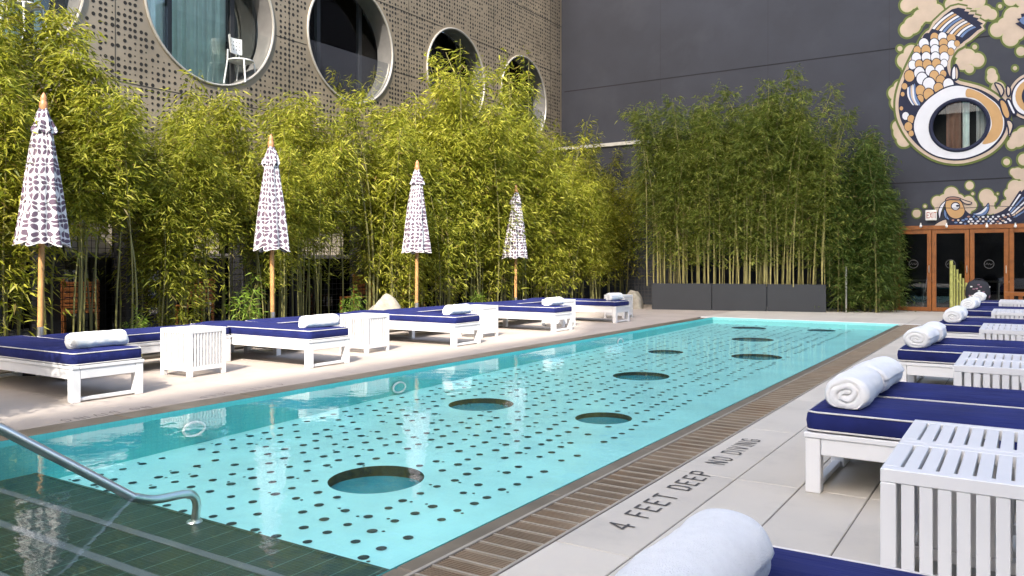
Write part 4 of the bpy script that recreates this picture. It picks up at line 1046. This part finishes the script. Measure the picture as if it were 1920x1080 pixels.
def plant(meshes, x, y, z, rz, s, label, group, cat='bamboo', name='bamboo_plant'):
    o = empty(name, (x, y, z), rz, label=label, cat=cat, group=group); o.scale = (s, s, s)
    link('culms', meshes[0], o); link('foliage', meshes[1], o); return o
rb = random.Random(21)
hedge = [bamboo(s, 3.7, 6, .34, .10, 11500, 'leaf_yellow', 'culm_green', .108, .2, .6, .011, 1.5) for s in (1, 2, 3, 4)]
bare = [bamboo(s, 3.7, 4, .3, .52, 6000, 'leaf_yellow', 'culm_green', .118, .2, .6) for s in (8, 9)]
wisp = [bamboo(s, 3.7, 5, .42, .48, 2000, 'leaf_yellow', 'culm_green', .105, .16, .34) for s in (10, 11)]
tallh = [bamboo(s, 3.7, 5, .3, .22, 9500, 'leaf_yellow', 'culm_green', .105, .2, .58, .012, 1.6) for s in (5, 6, 7)]
def hscale(y):           # height profile of the hedge against distance
    pts_ = [(2, 1.35), (5.0, 1.32), (5.9, 1.0), (7.0, .95), (8.5, 1.03), (10, 1.22), (11.5, 1.14), (13, 1.40), (14.2, 1.58), (15.5, 1.4), (17, 1.34), (18.5, 1.25), (20, 1.3), (22, 1.2)]
    for (a, b), (c, d) in zip(pts_, pts_[1:]):
        if a <= y <= c: return b + (d - b) * (y - a) / (c - a)
    return 1.2
GAPS = [(.53, .625), (.735, .79), (.94, 1.01), (1.08, 1.15)]       # sight lines from the camera where the hedge opens below
for row, x in enumerate((-9.8, -10.5)):
    y = 3.5; q = 0
    while y < 20.9:
        yy = y + rb.uniform(-.15, .15) + .33 * row
        thin = any(a - .02 < yy / -x < b + .02 for a, b in GAPS)
        if not (row == 0 and (any(a < yy / -x < b for a, b in GAPS[2:3]) or abs(yy - 10.6) < .4)):
            s = hscale(yy) * rb.uniform(.88, 1.1) * (1.0 if row else .88)
            plant((bare[q % 2] if thin else (tallh + hedge)[rb.randrange(3 if row else 7)]), x + rb.uniform(-.12, .12), yy, .03, rb.uniform(0, 6.28), s, 'yellow green bamboo in the %s row of the left hedge, %s from the camera' % (('front', 'back')[row], ORD[q]), 'bamboo clumps in the left hedge')
            q += 1
        y += .8
for k, (yy, s, wd) in enumerate([(4.35, 1.5, 'left of the nearest parasol'), (9.5, 1.38, 'right of the second parasol'), (13.5, 1.7, 'before the third round window'), (14.7, 1.86, 'before the third and fourth round windows'),
                                (15.7, 1.84, 'before the fourth round window'), (16.7, 1.6, 'right of the fourth round window'), (18.6, 1.42, 'before the rightmost round window'), (11.2, 1.5, 'below the third round window'), (20.2, 1.4, 'at the far corner of the facade'), (12.4, 1.55, 'below the third round window, rightmost'), (7.3, 1.15, 'left of the second parasol'), (8.3, 1.22, 'above the second parasol'), (17.6, 1.5, 'between the two rightmost round windows')]):
    plant(wisp[k % 2], -10.3, yy, .03, rb.uniform(0, 6), s, 'tall thin bamboo wisp rising over the hedge ' + wd, 'wisps above the left hedge')
# low lime shrubs at the foot of the hedge
low = [bamboo(s, .8, 8, .16, .15, 500, 'leaf_lime', 'culm_green', .085, .3, .16, .005) for s in (31, 32)]
for k, (x, yy, s) in enumerate([(-9.45, 4.0, 1.0), (-9.4, 7.55, 1.15), (-9.35, 5.9, .7), (-9.4, 9.75, .9), (-9.35, 13.3, .8)]):
    plant(low[k % 2], x, yy, .03, rb.uniform(0, 6), s, 'small lime green shrub at the foot of the left hedge, ' + near[k], 'low shrubs by the left hedge', 'shrub', 'low_shrub')
plant(low[0], -9.0, 5.05, .03, 1, .42, 'small lime green plant seen below the nearest lengthwise lounger', 'low shrubs by the left hedge', 'shrub', 'low_shrub')
# bamboo in the planters
pb = [bamboo(s, 5.4, 10, .40, .10, 13500, 'leaf_green', 'culm_yellow', .125, .22, .72, .015, 1.7) for s in (41, 42, 43)]
k = 0
for j in range(9):
    t = (j + .5) / 9; x = PL[0][0] - .35 + (PL[3][0] - PL[0][0] + .3) * t; yy = PL[0][1] + (PL[3][1] - PL[0][1]) * t + .34
    s = [.93, .98, 1.0, .95, 1.0, 1.12, 1.0, 1.03, .93][j] * 1.0
    plant(pb[j % 3], x, yy, .6, rb.uniform(0, 6.28), s, 'green bamboo clump with pale stems in the planters, %s from the left' % (['first'] + ORD[1:])[j], 'bamboo clumps in the planters')
db = [bamboo(s, 4.3, 8, .35, .03, 10000, 'leaf_dark', 'culm_green', .13, .14, .5) for s in (51, 52)]
for j, (x, yy, s) in enumerate([(-3.75, 20.75, 1.0), (-3.3, 20.9, 1.05), (-3.0, 21.2, .92), (-3.6, 21.3, 1.1), (-2.78, 21.35, .72)]):
    plant(db[j % 2], x, yy, 0, rb.uniform(0, 6.28), s, 'dark leafy bamboo clump between planters and doors, ' + ['leftmost', 'middle', 'rightmost of the tall ones', 'hindmost', 'lowest one at the door'][j], 'dark bamboo beside the doors')
pst = MB().tube([(-3.62, 20.35, 0), (-3.62, 20.35, 1.1)], .022, 8).obj('metal_post', 'steel', smooth=True); tag(pst, 'thin metal post before the dark bamboo right of the planters', 'post')
# climbing stems on the corner trellis
vn = [bamboo(s, 3.6, 4, .25, .35, 420, 'leaf_green', 'culm_green', .09, .1, .25, .008) for s in (61,)]
for j, (x, yy, s) in enumerate([(-9.7, 20.9, 1.0), (-8.5, 20.8, .8), (-10.4, 20.85, 1.2)]):
    plant(vn[0], x, yy, 0, j * 2.1, s, 'sparse climbing vine on the grey trellis, ' + ['middle', 'rightmost', 'leftmost'][j], 'vines on the corner trellis', 'vine', 'climbing_vine')
# tall bamboo in a pot just outside the left edge of the picture: it dapples the nearest lounger
plant(tallh[0], -6.35, .95, 0, 2, 1.15, 'tall bamboo clump beyond the left edge near the pool steps', 'bamboo clumps outside the left edge')
plant(tallh[1], -7.2, .6, 0, 4, 1.2, 'tall bamboo clump beyond the left edge nearer the hedge', 'bamboo clumps outside the left edge')

# ------------------------------------------------------------------ the wing opposite, behind the camera, whose shadow covers the pool
wing = empty('hotel_wing', label='tall pale hotel wing behind the camera along the right of the court', cat='building')
WH = 33.0
bx('shade_tower', 'wing_wall', (8.01, 21.9, -23, 5.4, WH, 56), wing, bevel=0)  # unseen taller section, added to put the far wall in shade
bx('shade_overhang', 'wing_wall', (8.02, 21.8, -28, -23.01, 47.5, 60), wing, bevel=0)  # unseen overhang, added to shade the wall corner by the facade
cb = empty('reflection_block', label='unseen low brick block behind the camera, added for the doors to reflect', cat='building')
bx('reflection_wall', 'reflection_brick', (-22, 7.5, -32, -28, -.5, 13), cb, bevel=0)  # unseen block, added to give the door glass a darker reflection
bx('wing_wall', 'wing_wall', (8.0, 22.0, -60, 5.5, -.5, WH), wing, bevel=0)
